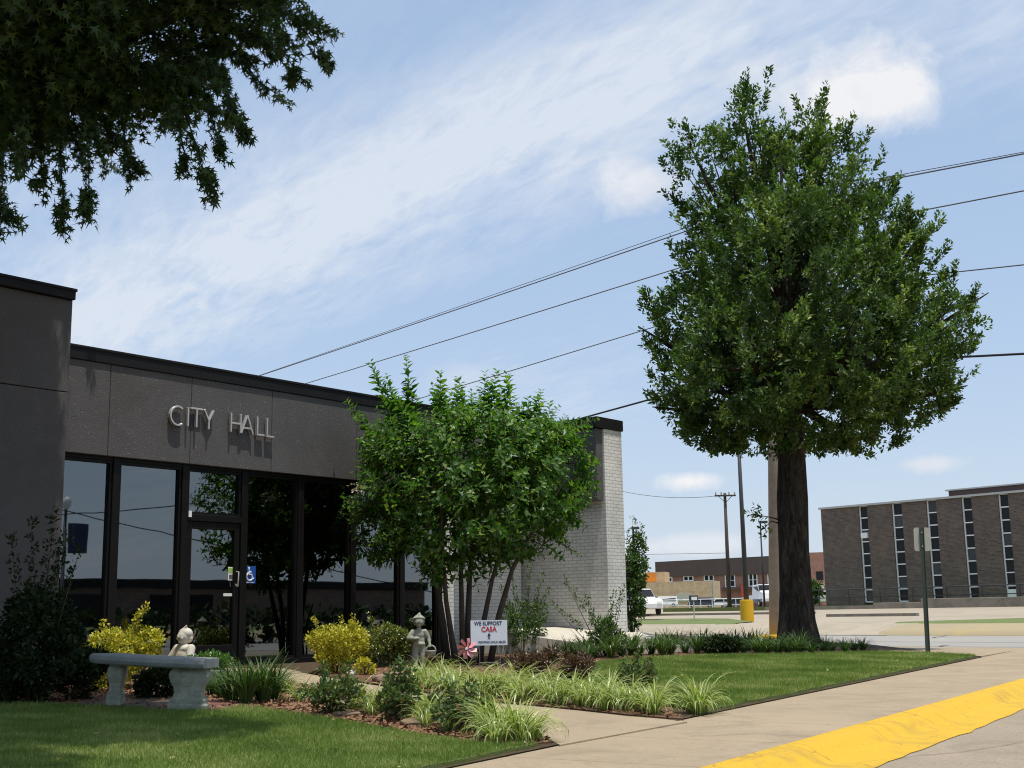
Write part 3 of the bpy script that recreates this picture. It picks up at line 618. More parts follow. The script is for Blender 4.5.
for i, (a, b) in enumerate(zip(posts, posts[1:])):
    a += .056; b -= .056
    if i == 2:
        window(a, b, ztr+.05, ztop-.056)
        MB().box((a, -.08, ztr-.05), (b, .05, ztr+.049)).build('transom_bar', 'bronze', CH, bevel=.005, seg=1)
        m = MB(); st = .10
        m.box((a+.01, -.06, FZ+.125), (a+st, .02, ztr-.055)).box((b-st, -.06, FZ+.125), (b-.01, .02, ztr-.055)).box((a+st, -.06, FZ+.125), (b-st, .02, FZ+.36)).box((a+st, -.06, ztr-.16), (b-st, .02, ztr-.055))
        dr = m.build('door', 'bronze', CH, bevel=.005, seg=1)
        MB().box((a+st, -.018, FZ+.36), (b-st, -.008, ztr-.16)).build('pane', 'glass', dr)
        zh = fac(237, 580)[1]; hx = b-.055
        h = MB(); h.tube([(hx, -.06, zh-.10), (hx, -.11, zh-.10), (hx, -.11, zh+.12), (hx, -.06, zh+.12)], .011, 8); h.build('handle', 'aluminium', dr, smooth=True)
        zl = fac(238, 584)[1]; MB().tube([(hx, -.058, zl-.02), (hx, -.075, zl-.02)], .02, 10).build('lock', 'aluminium', dr)
        (p0, q1), (p1, q0) = fac(227.2, 567), fac(236.2, 580.5)
        n = MB().box((p0, -.0225, q0), (p1, -.0195, q1)).box((p0+.004, -.0245, q1-.09), (p1-.004, -.0229, q1-.015), 1).box((p0+.02, -.0245, q0+.02), (p1-.02, -.0229, q0+.085), 2)
        n.build('notice', ['paper', 'green_ink', 'grey_ink'], dr)
        (p0, q1), (p1, q0) = fac(222.5, 593.3), fac(232, 596.2); MB().box((p0, -.0225, q0), (p1, -.0195, q1)).build('notice', 'paper', dr)
        (p0, q1), (p1, q0) = fac(184.8, 511), fac(187.6, 517.5); MB().box((p0, -.10, q0), (p1, -.087, q1)).build('doorbell', 'paper', CH)
    else:
        w = window(a, b, FZ+.121, ztop-.056)
        if i == 3:                               # blue accessibility sticker on the sidelight
            (p0, q1), (p1, q0) = fac(243.2, 566), fac(255, 583.5); s = (p1-p0); cx = (p0+p1)/2; zc = (q0+q1)/2
            m = MB().box((p0, -.0105, q0), (p1, -.0075, q1)); yk = -.0125
            def ln(pts, r=.02): m.tube([(cx+x*s, yk, zc+z*s) for x, z in pts], r*s*1.6, 6, 1)
            m.tube([(cx-.06*s, yk+.002, zc+.44*s), (cx-.06*s, yk-.001, zc+.44*s)], .075*s, 12, 1)
            ln([(-.06, .34), (-.05, .02), (.16, .02), (.25, -.26), (.33, -.22)], .035); ln([(-.05, .18), (.12, .18)], .03)
            ln([(-.1, .12)]+[(.0+.25*math.cos(R(k)), -.12+.25*math.sin(R(k))) for k in range(130, 345, 18)], .03)
            m.box((p0+.15*s, yk, q0+.04*s), (p1-.15*s, yk+.002, q0+.1*s), 1); m.build('accessibility_sticker', ['blue_sign', 'white_paint'], w)
# masonry from the end of the glass to the wing
MB().box((tE+.056, .85, FZ-.3), (tw, 1.1, zb+.3)).build('front_wall', 'white_brick', CH)
MB().box((tE+.1, -.03, FZ-.3), (tE+.42, .84, zb+.005)).build('brick_pier', 'white_brick', CH)
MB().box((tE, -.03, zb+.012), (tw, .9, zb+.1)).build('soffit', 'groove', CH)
# wing: white brick return with a dark clad band and a sunlit end
MB().box((tw+.10, -oe, FZ-.4), (te, DEPTH, zwt-.22)).build('wing_wall', 'white_brick', CH, bevel=.008, seg=1)
zpb = sidep(603, 500, tw)[1]
o1 = oe-.04
half = [.14, o1*.5, o1]
for a, b in zip(half, half[1:]): MB().box((tw-.12, -b+.005, zpb), (tw+.09, -a-.005, zwt-.23)).build('fascia_panel', 'aggregate', CH, bevel=.006, seg=1)
MB().box((tw-.17, -oe-.03, zwt-.22), (te+.03, .36, zwt)).box((te-.5, .361, zwt-.22), (te+.03, DEPTH, zwt)).build('coping', 'metal_cap', CH, bevel=.008, seg=1)
# tall clad block at the near end
ob = .75; tl, zlt = fac(76, 290, ob+.06); zj = fac(33, 387.5, ob)[1]; tl2 = fac(68, 400, ob)[0]
zlc = fac(73, 301, ob)[1]
for a, b, q0, q1 in ((tl2-2.4, tl2, FZ-.4, zj-.006), (tl2-2.4, tl2, zj+.006, zlc), (tl2-4.8, tl2-2.41, FZ-.4, zj-.006), (tl2-4.8, tl2-2.41, zj+.006, zlc), (tl2-8, tl2-4.81, FZ-.4, zlc)):
    MB().box((a, -ob, q0), (b, -ob+.1, q1)).build('wall_panel', 'aggregate', CH, bevel=.006, seg=1)
MB().box((tl2-8.3, -ob+.105, FZ-.4), (tl2-.01, 4, zlc)).build('block_wall', 'groove', CH)
MB().box((tl2-8.3, -ob-.07, zlc+.002), (tl, 4.05, zlt)).box((tl2-8.3, -ob-.085, zlt-.03), (tl+.015, 4.06, zlt+.012)).build('coping', 'metal_cap', CH, bevel=.008, seg=1)
# lettering, square-cut metal letters stood off the fascia
def letter(ch, xa, xb, yt, yb):
    xm = (xa+xb)/2; (a, z1), (b, _), (_, z0) = fac(xa, yt, .2), fac(xb, yt, .2), fac(xm, yb, .2)
    z1 = (fac(xm, yt, .2))[1]; w = b-a; h = z1-z0; sw = .027; dp = .055; yc = -.186
    def P(u, v): return (a+u*w, yc, z0+v*h)
    m = MB()
    def L(p, q): m.bar(P(*p), P(*q), dp, sw, up=(0, 1, 0)) if False else m.bar(P(*p), P(*q), sw, dp, up=(0, -1, 0))
    i = sw/2/h; j = sw/2/w
    if ch == 'C':
        n = 15; prev = None; cx, cz, rx, rz = a+w*.56, (z0+z1)/2, w*.56-sw/2, h/2-sw/2; ring = []
        for k in range(n+1):
            th = R(52+(308-52)*k/n); c, s_ = math.cos(th), math.sin(th)
            for rr in (-sw/2, sw/2):
                for y in (yc-dp/2, yc+dp/2): ring.append((cx+(rx+rr)*c, y, cz+(rz+rr)*s_))
        fs = []
        for k in range(n):
            q = 4*k; fs += [(q, q+1, q+5, q+4), (q+3, q+2, q+6, q+7), (q+2, q, q+4, q+6), (q+1, q+3, q+7, q+5)]
        fs += [(0, 2, 3, 1), (4*n, 4*n+1, 4*n+3, 4*n+2)]; m.add(ring, fs)
    if ch == 'I': L((.5, 0), (.5, 1))
    if ch == 'T': L((.5, 0), (.5, 1-2*i)); L((0, 1-i), (1, 1-i))
    if ch == 'Y': L((.5, 0), (.5, .44)); L((.5, .44), (j, 1)); L((.5, .44), (1-j, 1))
    if ch == 'H': L((j, 0), (j, 1)); L((1-j, 0), (1-j, 1)); L((2*j, .47), (1-2*j, .47))
    if ch == 'A': L((j, 0), (.5, 1)); L((1-j, 0), (.5, 1)); L((.22, .3), (.78, .3))
    if ch == 'L': L((j, 0), (j, 1)); L((2*j, i), (1, i))
    for u_ in (.5,): m.tube([(a+w*(.5 if ch in 'ITY' else .08), yc+dp/2-.005, z0+h*.5), (a+w*(.5 if ch in 'ITY' else .08), -.139, z0+h*.5)], .006, 6)
    m.build('letter', 'aluminium', CH, bevel=.003, seg=1)
for a in (('C', 170, 184.5, 405.5, 426), ('I', 186.6, 189.8, 407.5, 426.5), ('T', 190.5, 203, 408, 427.5), ('Y', 203.5, 214.5, 410, 429.5), ('H', 230.5, 241.5, 413.5, 432.5), ('A', 240.8, 253.8, 415.5, 434), ('L', 256.8, 264.5, 417.3, 436), ('L', 266.5, 274.2, 419, 437.7)): letter(*a)
# raised landing beside the wing
def wl(t, o): p = D0+U*t+NB*o; return (p.x, p.y)
MT['pale_conc'] = surf('pale_concrete', (.56, .52, .43), (.48, .44, .36), .9, .9, 40, .2, .006, stain=((.38, .35, .29), 1.0, .5))
wq = [(*wl(tE+1.2, .02), .80), (*wl(tE+2.4, oe+1.1), .42), (*wl(te+.6, oe+1.3), .42), (*wl(te+.6, oe+.02), .66), (*wl(tw+.08, oe+.02), .70), (*wl(tw+.08, .02), .80)]
mb = MB(); n_ = len(wq); mb.add([(x, y, .0) for x, y, z in wq]+wq, [tuple(range(n_))[::-1], (6, 7, 10, 11), (7, 8, 9, 10)]+[(i, (i+1) % n_, n_+(i+1) % n_, n_+i) for i in range(n_)])
o = mb.build('landing', 'pale_conc'); o['kind'] = 'structure'; o['label'] = 'pale sloping concrete landing along the white brick wing'

# building across the main street, seen in the glass
fb = D0+NB*62-U*8
HG = thing('filler_hedge', 'long dark added hedge across the main street mirrored low in the glass', 'filler_hedge', (0, 0, 0))  # added to cover the bright street in the low glass reflections
hs0 = K0-KN*17.5
FB = thing('shop_building', 'low flat-roofed building across the street mirrored in the tinted glass', 'building', (fb.x, fb.y, 0), ROTF)
MB().box((-60, -8, 0), (70, 8, 3.0)).build('wall', 'brown_brick', FB); MB().box((-60.2, -8.2, 3.0), (70.2, 8.2, 3.6)).build('roof', 'metal_cap', FB)
for k in range(13): MB().box((-52+k*8, 8.01, .6), (-47+k*8, 8.06, 2.6)).build('window', 'dark_glass', FB)

# ------------------------------------------------------------------ big brick building across the side street
z0 = 1.0; bl = on_y(820.5, 508, 110); br = on_y(823.8, 604, 110)
XB = Vector((.656, -.755, 0)); 
BB = thing('brick_building', 'long brown brick office block with tall strips of stacked windows', 'building', (bl.x, bl.y, 0), math.atan2(XB.y, XB.x))
def bfac(px, py):
    d = ray(px, py); k = (Vector((bl.x, bl.y, EYE))-O).dot(M2)/d.dot(M2); p = O+d*k; return (p-Vector((bl.x, bl.y, 0))).dot(XB), p.z
zr = bl.z; LB = 34.0
strips = [(bfac(x0, 560)[0], bfac(x1, 560)[0]) for x0, x1 in ((861.5, 870.5), (895, 905.5), (930, 940.5), (965.8, 976.2), (1003, 1013.5))]
stp = strips[-1][0]-strips[-2][0]
for k in range(1, 4): strips.append((strips[4][0]+stp*k, strips[4][1]+stp*k))
zbot = bfac(868, 602)[1]
xs = [0]+[v for s_ in strips for v in s_]+[LB]
for k in range(0, len(xs), 2): MB().box((xs[k], 0, z0-.6), (xs[k+1], .4, zr-.15)).build('wall', 'brown_brick', BB)
MB().box((0, .41, z0-.6), (LB, 16, zr-.2)).build('core_wall', 'brown_brick', BB)
MB().box((-.12, -.18, zr-.15), (LB+.1, 16.2, zr+.02)).build('roof', 'aluminium', BB)
(a, za), (b, zb2) = bfac(943, 497), bfac(1017, 489)
MB().box((a-1.2, 3, zr+.021), (LB-2, 12, zr+.75)).build('roof_block', 'roof_brown', BB); MB().box((a-1.4, 2.8, zr+.75), (LB-1.8, 12.2, zr+.86)).build('roof_cap', 'aluminium', BB)
for si, (a, b) in enumerate(strips):
    rows = 8; h = (zr-.15-zbot)/rows
    fr = MB(); fr.box((a, .16, zbot), (a+.1, .36, zr-.16)); fr.box((b-.05, .16, zbot), (b, .36, zr-.16))
    for r_ in range(rows+1): zz = zbot+r_*h-.04; fr.box((a+.1, .14, zz), (b-.05, .34, min(zz+.09, zr-.16)))
    f = fr.build('window_strip', 'white_paint', BB)
    for r_ in range(rows): 
        has_blind = (r_*7+si*3) % 5 == 0  # some panes take the greyer glass with a blind behind
        MB().box((a+.1, .26, zbot+r_*h+.051), (b-.05, .29, zbot+(r_+1)*h-.041)).build('pane', 'grey_glass' if has_blind else 'dark_glass', f)
    if si == 4: MB().box((a+.11, .1, zbot+.06), (b-.06, .24, zbot+.75)).build('vent_panel', 'white_paint', f)
    if si == 0: MB().box((a+.15, -.1, zbot+5.3*h), (b-.1, .22, zbot+5.75*h)).build('air_conditioner', 'white_paint', f)
MB().tube([(24, 6, zr+.86), (24, 6, zr+4)], .03, 6).build('antenna', 'pole_dark', BB)
# retaining wall and railing before it
rw0 = bl-M2*6
RW = thing('retaining_wall', 'low stained concrete retaining wall below the brown brick office block', 'wall', (rw0.x, rw0.y, 0), math.atan2(XB.y, XB.x))
ta = 8.6
MB().box((ta, 0, .6), (ta+40, .3, 1.38)).box((ta+4.2, -.03, .6), (ta+40, .33, 1.62)).build('wall_face', 'wall_conc', RW, bevel=.02, seg=1)
MB().box((-2, 0, .6), (ta-.01, .25, 1.2)).build('low_kerb', 'wall_conc', RW)
lawnb = MB(); pl = [rw0+XB*(-14)+M2*.35, rw0+XB*50+M2*.35, rw0+XB*50+M2*30, rw0+XB*(-14)+M2*30]
lawnb.prism([tuple(p[:2]) for p in pl], .7, 1.25); o = lawnb.build('terrace', 'grass_far'); o['kind'] = 'structure'
RL = thing('railing', 'thin dark metal railing in front of the brown brick office block', 'railing', (rw0.x+M2.x*.9, rw0.y+M2.y*.9, 1.25), math.atan2(XB.y, XB.x))
for k in range(12): MB().tube([(k*2.9, 0, 0), (k*2.9, 0, 1.25)], .05, 6).build('post', 'pole_dark', RL)
MB().tube([(0, 0, 1.25), (32, 0, 1.25)], .05, 6).tube([(0, 0, .6), (32, 0, .6)], .035, 6).build('rail', 'pole_dark', RL)

# ------------------------------------------------------------------ far buildings
def facing(Y, px, py, rot): 
    p = on_y(px, py, Y); return p
pb_ = on_y(656, 562, 318); RBN = math.atan2(-.30, .954)
RB = thing('red_brick_building', 'red brick two-storey building with brown metal roof beyond the parking lot', 'building', (pb_.x, pb_.y, 0), RBN)
XR_ = Vector((.954, -.30, 0)); YR_ = Vector((.30, .954, 0))
def rfac(px, py):
    d = ray(px, py); k = (Vector((pb_.x, pb_.y, EYE))-O).dot(YR_)/d.dot(YR_); p = O+d*k; return (p-Vector((pb_.x, pb_.y, 0))).dot(XR_), p.z
xe = rfac(829, 552)[0]; ze = rfac(829, 552)[1]; zs = pb_.z; zm = rfac(700, 575.8)[1]
MB().box((0, .3, 0), (xe, 14, zm+.3)).build('wall', 'red_brick', RB)
m = MB(); m.add([(-.2, -.3, zm), (rfac(770, 570)[0], -.3, zm), (rfac(770, 556)[0], -.3, rfac(770, 556)[1]), (-.2, -.3, zs), (-.2, 14, zm), (rfac(770, 570)[0], 14, zm), (rfac(770, 556)[0], 14, rfac(770, 556)[1]), (-.2, 14, zs)], [(0, 1, 2, 3), (7, 6, 5, 4), (0, 4, 5, 1), (1, 5, 6, 2), (2, 6, 7, 3), (3, 7, 4, 0)]); m.build('roof', 'roof_brown', RB)
MB().box((rfac(772, 570)[0], -.1, 0), (xe, 14, ze)).build('wall', 'red_brick', RB)
def rwin(x0, x1, y0, y1, nm=2, rowsn=1):
    (a, q1), (b, q0) = rfac(x0, y0), rfac(x1, y1); fr = MB(); w = .26
    fr.box((a, .1, q0), (a+w, .28, q1)).box((b-w, .1, q0), (b, .28, q1)).box((a, .09, q1-w*1.3), (b, .29, q1)).box((a, .09, q0), (b, .29, q0+w))
    for k in range(1, nm): c = a+(b-a)*k/nm; fr.box((c-.16, .11, q0), (c+.16, .27, q1))
    for k in range(1, rowsn): c = q0+(q1-q0)*k/rowsn; fr.box((a, .115, c-.06), (b, .265, c+.06))
    f = fr.build('window', 'white_paint', RB); MB().box((a+.05, .22, q0+.05), (b-.05, .25, q1-.05)).build('pane', 'dark_glass', f)
for q in ((663, 672.5, 577, 582), (683, 693.5, 575.5, 581), (703.5, 714, 574.5, 581), (724.5, 735.5, 574, 587), (748, 757.8, 573.2, 586.5), (767, 776, 572, 586)): rwin(*q, 2, 2 if q[3] > 583 else 1)
(a, q1), (b, q0) = rfac(816, 571.5), rfac(823.5, 580)
MB().box((a, -.2, q0), (b, -.11, q1)).build('window', 'dark_glass', RB); (c, w1), (d_, w0) = rfac(815, 584), rfac(824, 592); MB().box((c, -1.2, w0+.6), (d_, -.11, w1)).build('awning', 'white_paint', RB)
(a, q1), (b, q0) = rfac(722, 588), rfac(772, 593); MB().box((a, -1.4, q0+.9), (b, .29, q1)).build('canopy', 'roof_brown', RB)
pt = on_y(640, 583, 288)
TB = thing('tan_building', 'low tan block building before the red brick one, with an orange panel', 'building', (pt.x, pt.y, 0), RBN)
def tfac(px, py):
    d = ray(px, py); k = (Vector((pt.x, pt.y, EYE))-O).dot(YR_)/d.dot(YR_); p = O+d*k; return (p-Vector((pt.x, pt.y, 0))).dot(XR_), p.z
xt = tfac(714, 580)[0]; ztan = tfac(640, 583)[1]; ztu, zt2 = tfac(663, 571.5)[1], tfac(714, 580.5)[1]
MB().add([(-10, 0, 0), (xt, 0, 0), (xt, 0, zt2), (-10, 0, ztan), (-10, 9, 0), (xt, 9, 0), (xt, 9, zt2), (-10, 9, ztan)], [(0, 1, 2, 3), (7, 6, 5, 4), (0, 4, 5, 1), (1, 5, 6, 2), (2, 6, 7, 3), (3, 7, 4, 0)]).build('wall', 'tan_block', TB)
MB().box((-10, 2.5, ztan-.1), (tfac(663, 575)[0], 8, ztu)).build('upper_wall', 'tan_block', TB)
(a, q1), (b, q0) = tfac(643, 573.2), tfac(654, 581.3); mo = MB().box((a, 2.3, q0), (b, 2.48, q1)); mo.build('panel', 'orange', TB)
MB().box((tfac(712.8, 590)[0], -.12, 0), (xt+.05, -.01, zt2+.05)).build('downpipe', 'sign_back', TB)
(a, q1), (b, q0) = tfac(676, 593.5), tfac(692, 601); MB().box((a, -.08, q0), (b, -.01, q1)).build('shutter', 'sign_back', TB)

# ------------------------------------------------------------------ poles, wires, signs
def ground_far(px, py):                           # pixel -> point on the rising ground past the side street
    z = .3
    for _ in range(60):
        d = ray(px, py); 
        lo, hi = 20.0, 400.0
        break
    f = lambda Y: (O+d*(Y/d.y)).z-far_z((O+d*(Y/d.y)).dot(M2))
    lo = 25.0
    for k in range(1, 800):
        Y = 25+k*.5
        if f(Y) < 0: return O+d*(Y/d.y)
    return O+d*(150/d.y)
PB = on_z(774.5, 641, .13); PY = PB.y
ptop = on_y(770.5, 196, PY); plx = ptop.x-PB.x
UP = thing('utility_pole', 'tall weathered wooden utility pole just behind the big oak trunk', 'utility pole', (PB.x, PB.y, 0))
H = ptop.z
MB().tube([(0, 0, -.2), (plx*.5, 0, H*.5), (plx, 0, H)], [.175, .15, .115], 14, wob=.06).build('pole', 'wood_pole', UP, smooth=True)
ca = math.atan2(C2.y, C2.x); nrm = M2
MB().bar(tuple(-nrm*1.1+Vector((plx, 0, H-.35))), tuple(nrm*1.1+Vector((plx, 0, H-.35))), .1, .12).build('crossarm', 'wood_pole', UP)
for k in (-1, -.35, .35, 1): MB().tube([tuple(nrm*k+Vector((plx, 0, H-.29))), tuple(nrm*k+Vector((plx, 0, H-.12)))], [.045, .03], 8).build('insulator', 'stone_grey', UP, smooth=True)
pbk = MB(); pbk.prism([(PB.x+math.cos(R(k*45))*.55-.2, PB.y+math.sin(R(k*45))*.5) for k in range(8)], 0, .32); 
o = pbk.build('pole_kerb', 'yellow_plain', bevel=.04); tag(o, 'orange-yellow painted concrete kerb round the wooden pole base', 'kerb')
def wire(name, yp, left, right, r, mat, label, sag=.5):
    p = on_y(771, yp, PY); pts = []
    Lp = Vector((PB.x, PB.y, 0))+C2*52; lx = on_y(*left, 1.0)
    # far ends: on the line of poles along the side street, at the height the wire reaches there
    def end(base, px1, py1, px2, py2):
        # direction of the wire from the pole through the second sighting
        d1 = ray(px1, py1); n = (p-O).cross(d1); q = Vector((base.x, base.y, 0)); z = EYE-(n.x*q.x+n.y*q.y)/n.z; return Vector((q.x, q.y, z))
    a = end(Lp, *left, 0, 0); Rp = Vector((PB.x, PB.y, 0))-C2*24; b = end(Rp, *right, 0, 0)
    for i in range(25):
        t = i/24; v = a.lerp(p, t); v.z -= sag*.5*4*t*(1-t)*.35; pts.append(v)
    for i in range(1, 17):
        t = i/16; v = p.lerp(b, t); v.z -= sag*.3*4*t*(1-t)*.35; pts.append(v)
    o = MB().tube(pts, r, 6).build(name, mat, smooth=True); return tag(o, label, 'power line', 'wires carried by the utility pole behind the oak')
wire('power_line', 202, (257, 375), (1024, 152), .022, 'cable', 'uppermost grey wire passing behind the oak crown')
wire('power_line', 239, (305, 382), (1024, 189), .020, 'cable', 'second wire from the top passing behind the oak crown')
wire('power_line', 291, (465, 383), (1024, 263), .018, 'cable', 'thin wire below the top pair, behind the middle of the oak crown')
wire('power_line', 366, (548, 426), (1024, 352), .032, 'cable_black', 'thick black cable, lowest of the wires, crossing above the white wing')
wire('power_line', 198, (262, 373.5), (1024, 151), .012, 'cable', 'thin strand running close along the uppermost grey wire', .3)

# light pole on its yellow base
bp_ = ground_far(747.5, 622.5); bz = far_z(bp_.dot(M2)); sc_ = bp_.y/F_PX
LP = thing('light_pole', 'tall dark light pole standing on a round yellow concrete base', 'light pole', (bp_.x, bp_.y, bz))
MB().tube([(0, 0, 0), (0, 0, 22*sc_-.03), (0, 0, 22*sc_)], [6.6*sc_, 6.6*sc_, 6.2*sc_], 20).build('base', 'yellow_plain', LP)
hp = 200*sc_
MB().tube([(0, 0, 22*sc_), (0, 0, hp)], [.13, .075], 12).build('pole', 'pole_dark', LP, smooth=True)
for s_ in (-1, 1): MB().tube([(0, 0, hp-.1), (s_*.9, 0, hp+.1)], .04, 6).box((s_*.9-.35, -.2, hp+.02), (s_*.9+.35, .2, hp+.2)).build('lamp_head', 'pole_dark', LP)
def lamp(px, ytop, ybase, Y, label, two=False, hw=6):
    b = on_y(px, ybase, Y); z = far_z(b.dot(M2)); t = on_y(px, ytop, Y).z
    L = thing('street_lamp', label, 'street lamp', (b.x, b.y, z)); h = t-z; k = Y/F_PX
    MB().tube([(0, 0, 0), (0, 0, h)], [.1, .07], 8).build('pole', 'pole_dark', L, smooth=True)
    MB().box((-.12, -.25, h-.02), (hw*k, .25, h+2.2*k)).build('lamp_head', 'pole_dark', L, bevel=.03, seg=1)
lamp(635.6, 529, 604, 88, 'dark shoebox street lamp seen beside the white brick wing')
lamp(764.5, 523, 604, 120, 'dark shoebox street lamp next to the wooden utility pole', hw=7)
# far utility pole
fb_ = on_y(729.5, 604, 112); z = far_z(fb_.dot(M2)); t = on_y(726.5, 493, 112).z-z
FP = thing('utility_pole', 'dark distant utility pole with one crossarm beyond the parking lot', 'utility pole', (fb_.x, fb_.y, z))
lean = (on_y(726.0, 493, 112)-on_y(729.5, 604, 112)).x
MB().tube([(0, 0, 0), (lean*.3, 0, t)], [.2, .13], 10).build('pole', 'wood_dark', FP, smooth=True)
MB().bar((lean*.3-.95, -.18, t-.25), (lean*.3+.95, -.18, t-.25), .12, .14).bar((lean*.3-.6, -.18, t-.3), (lean*.3, -.18, t-.9), .05, .05).bar((lean*.3+.6, -.18, t-.3), (lean*.3, -.18, t-.9), .05, .05).build('crossarm', 'wood_dark', FP)
for k in (-.85, -.35, .35, .85): MB().tube([(lean*.3+k, -.18, t-.17), (lean*.3+k, -.18, t+.06)], .06, 6).build('insulator', 'stone_grey', FP)
for (ya, yb2, yc) in ((484, 487.5, 483),):
    a, b = on_y(560, 470, 128), on_y(724, 495, 112)
    pts = [a.lerp(b, i/20)-Vector((0, 0, 1.2*4*(i/20)*(1-i/20))) for i in range(21)]
    tag(MB().tube(pts, .025, 5).build('power_line', 'cable', smooth=True), 'thin wire sagging across the small cloud to the distant pole', 'power line')
a, b = on_y(560, 556, 150), on_y(728, 553, 112)
tag(MB().tube([a, b], .022, 5).build('power_line', 'cable'), 'thin level wire low in the sky left of the distant pole', 'power line')
# bare-backed sign on a green channel post
sp_ = yard(927.8, 652); k = sp_.y/F_PX
SP = thing('street_sign', 'traffic sign seen from its bare back on a dark green post at the lawn corner', 'street sign', tuple(sp_), R(-8)); SP.rotation_euler = (0, .024, R(-8))
hs_ = on_y(923.8, 527.5, sp_.y).z-sp_.z; ln_ = 0
MB().tube([(0, 0, -.2), (0, 0, hs_)], .001, 4) 
post = MB(); post.side([(-.032, 0), (.032, 0), (.032, hs_), (-.032, hs_)], -.012, -.002); post.side([(-.045, 0), (-.032, 0), (-.032, hs_), (-.045, hs_)], -.03, -.002).side([(.032, 0), (.045, 0), (.045, hs_), (.032, hs_)], -.03, -.002)
post.build('post', 'post_green', SP)
w, h = 15.5*k/2, 23.3*k; cr = .05; outl = []
for cx, cz, a0 in ((w-cr, h-cr, 0), (-w+cr, h-cr, 90), (-w+cr, cr, 180), (w-cr, cr, 270)):
    for j in range(5): th = R(a0+j*22.5); outl.append((cx+cr*math.cos(th), hs_-h+cz+cr*math.sin(th)))
plate = MB().side(outl, .0, .004).build('sign_plate', 'sign_back', SP)
for zz in (hs_-.1, hs_-h+.1): MB().tube([(0, -.02, zz), (0, .006, zz)], .014, 8).build('bolt', 'aluminium', SP)
# small board sign on thin post in the lot
ss = ground_far(694.5, 622); z = far_z(ss.dot(M2)); k = ss.y/F_PX
SS = thing('parking_sign', 'small dark-framed white sign on a thin post in the parking lot', 'sign', (ss.x, ss.y, z))
MB().tube([(0, 0, 0), (0, 0, 22*k)], .035, 6).build('post', 'sign_back', SS); MB().box((-4.4*k, -.03, 19.6*k), (4.4*k, .03, 25.6*k)).build('frame', 'pole_dark', SS); MB().box((-2.2*k, -.05, 21*k), (3.4*k, -.031, 24.2*k)).build('sign_face', 'white_paint', SS)
rs = on_y(743.3, 600, 100); k = rs.y/F_PX; z = far_z(rs.dot(M2))
RSg = thing('road_sign', 'small red sign on a short post beside the light pole', 'sign', (rs.x, rs.y, z))
MB().tube([(0, 0, 0), (0, 0, rs.z-z+13*k)], .03, 6).build('post', 'sign_back', RSg); MB().box((-1.3*k, -.04, rs.z-z+3*k), (1.3*k, .04, rs.z-z+14*k)).build('sign_face', 'red_paint', RSg)
# white pipe railing before the parked vans
ra = on_y(656, 606, 118); rb = on_y(748, 605, 112); zr_ = far_z(ra.dot(M2)); d_ = (rb-ra); d_.z = 0; ln = d_.length
WR = thing('railing', 'white pipe railing along the far edge of the parking lot', 'railing', (ra.x, ra.y, zr_), math.atan2(d_.y, d_.x))
for i in range(9): MB().tube([(ln*i/8, 0, -.3), (ln*i/8, 0, 1.1)], .04, 6).build('post', 'white_paint', WR)
MB().tube([(0, 0, 1.1), (ln, 0, 1.1)], .04, 6).tube([(0, 0, .55), (ln, 0, .55)], .03, 6).build('rail', 'white_paint', WR)

# ------------------------------------------------------------------ vehicles
PROF = {
 'pickup': ([(-2.75, .5), (-2.75, 1.12), (-.75, 1.15), (-.6, 1.85), (.55, 1.88), (1.15, 1.22), (2.6, 1.12), (2.78, .8), (2.75, .45)], [(-.5, 1.2), (-.45, 1.75), (.5, 1.78), (.95, 1.22)]),
 'van': ([(-2.5, .4), (-2.55, 1.2), (-2.4, 2.0), (1.2, 2.05), (1.9, 1.3), (2.6, 1.1), (2.7, .8), (2.65, .4)], [(-2.2, 1.2), (-2.15, 1.8), (1.05, 1.85), (1.55, 1.22)]),
 'suv': ([(-2.3, .42), (-2.35, 1.0), (-2.1, 1.72), (.5, 1.76), (1.15, 1.12), (2.2, 1.0), (2.35, .75), (2.3, .4)], [(-1.95, 1.08), (-1.85, 1.6), (.4, 1.64), (.9, 1.1)]),
 'car': ([(-2.2, .35), (-2.25, .9), (-1.5, 1.0), (-.9, 1.42), (.4, 1.44), (1.2, .95), (2.1, .82), (2.25, .6), (2.2, .35)], [(-1.15, 1.0), (-.75, 1.34), (.3, 1.35), (.85, .97)]),
 'truck': ([(-3.4, .6), (-3.4, 1.25), (-.2, 1.3), (-.2, 2.5), (1.6, 2.55), (2.2, 1.75), (3.2, 1.6), (3.35, .9), (3.3, .55)], [(.1, 1.7), (.1, 2.3), (1.4, 2.35), (1.85, 1.75)])}
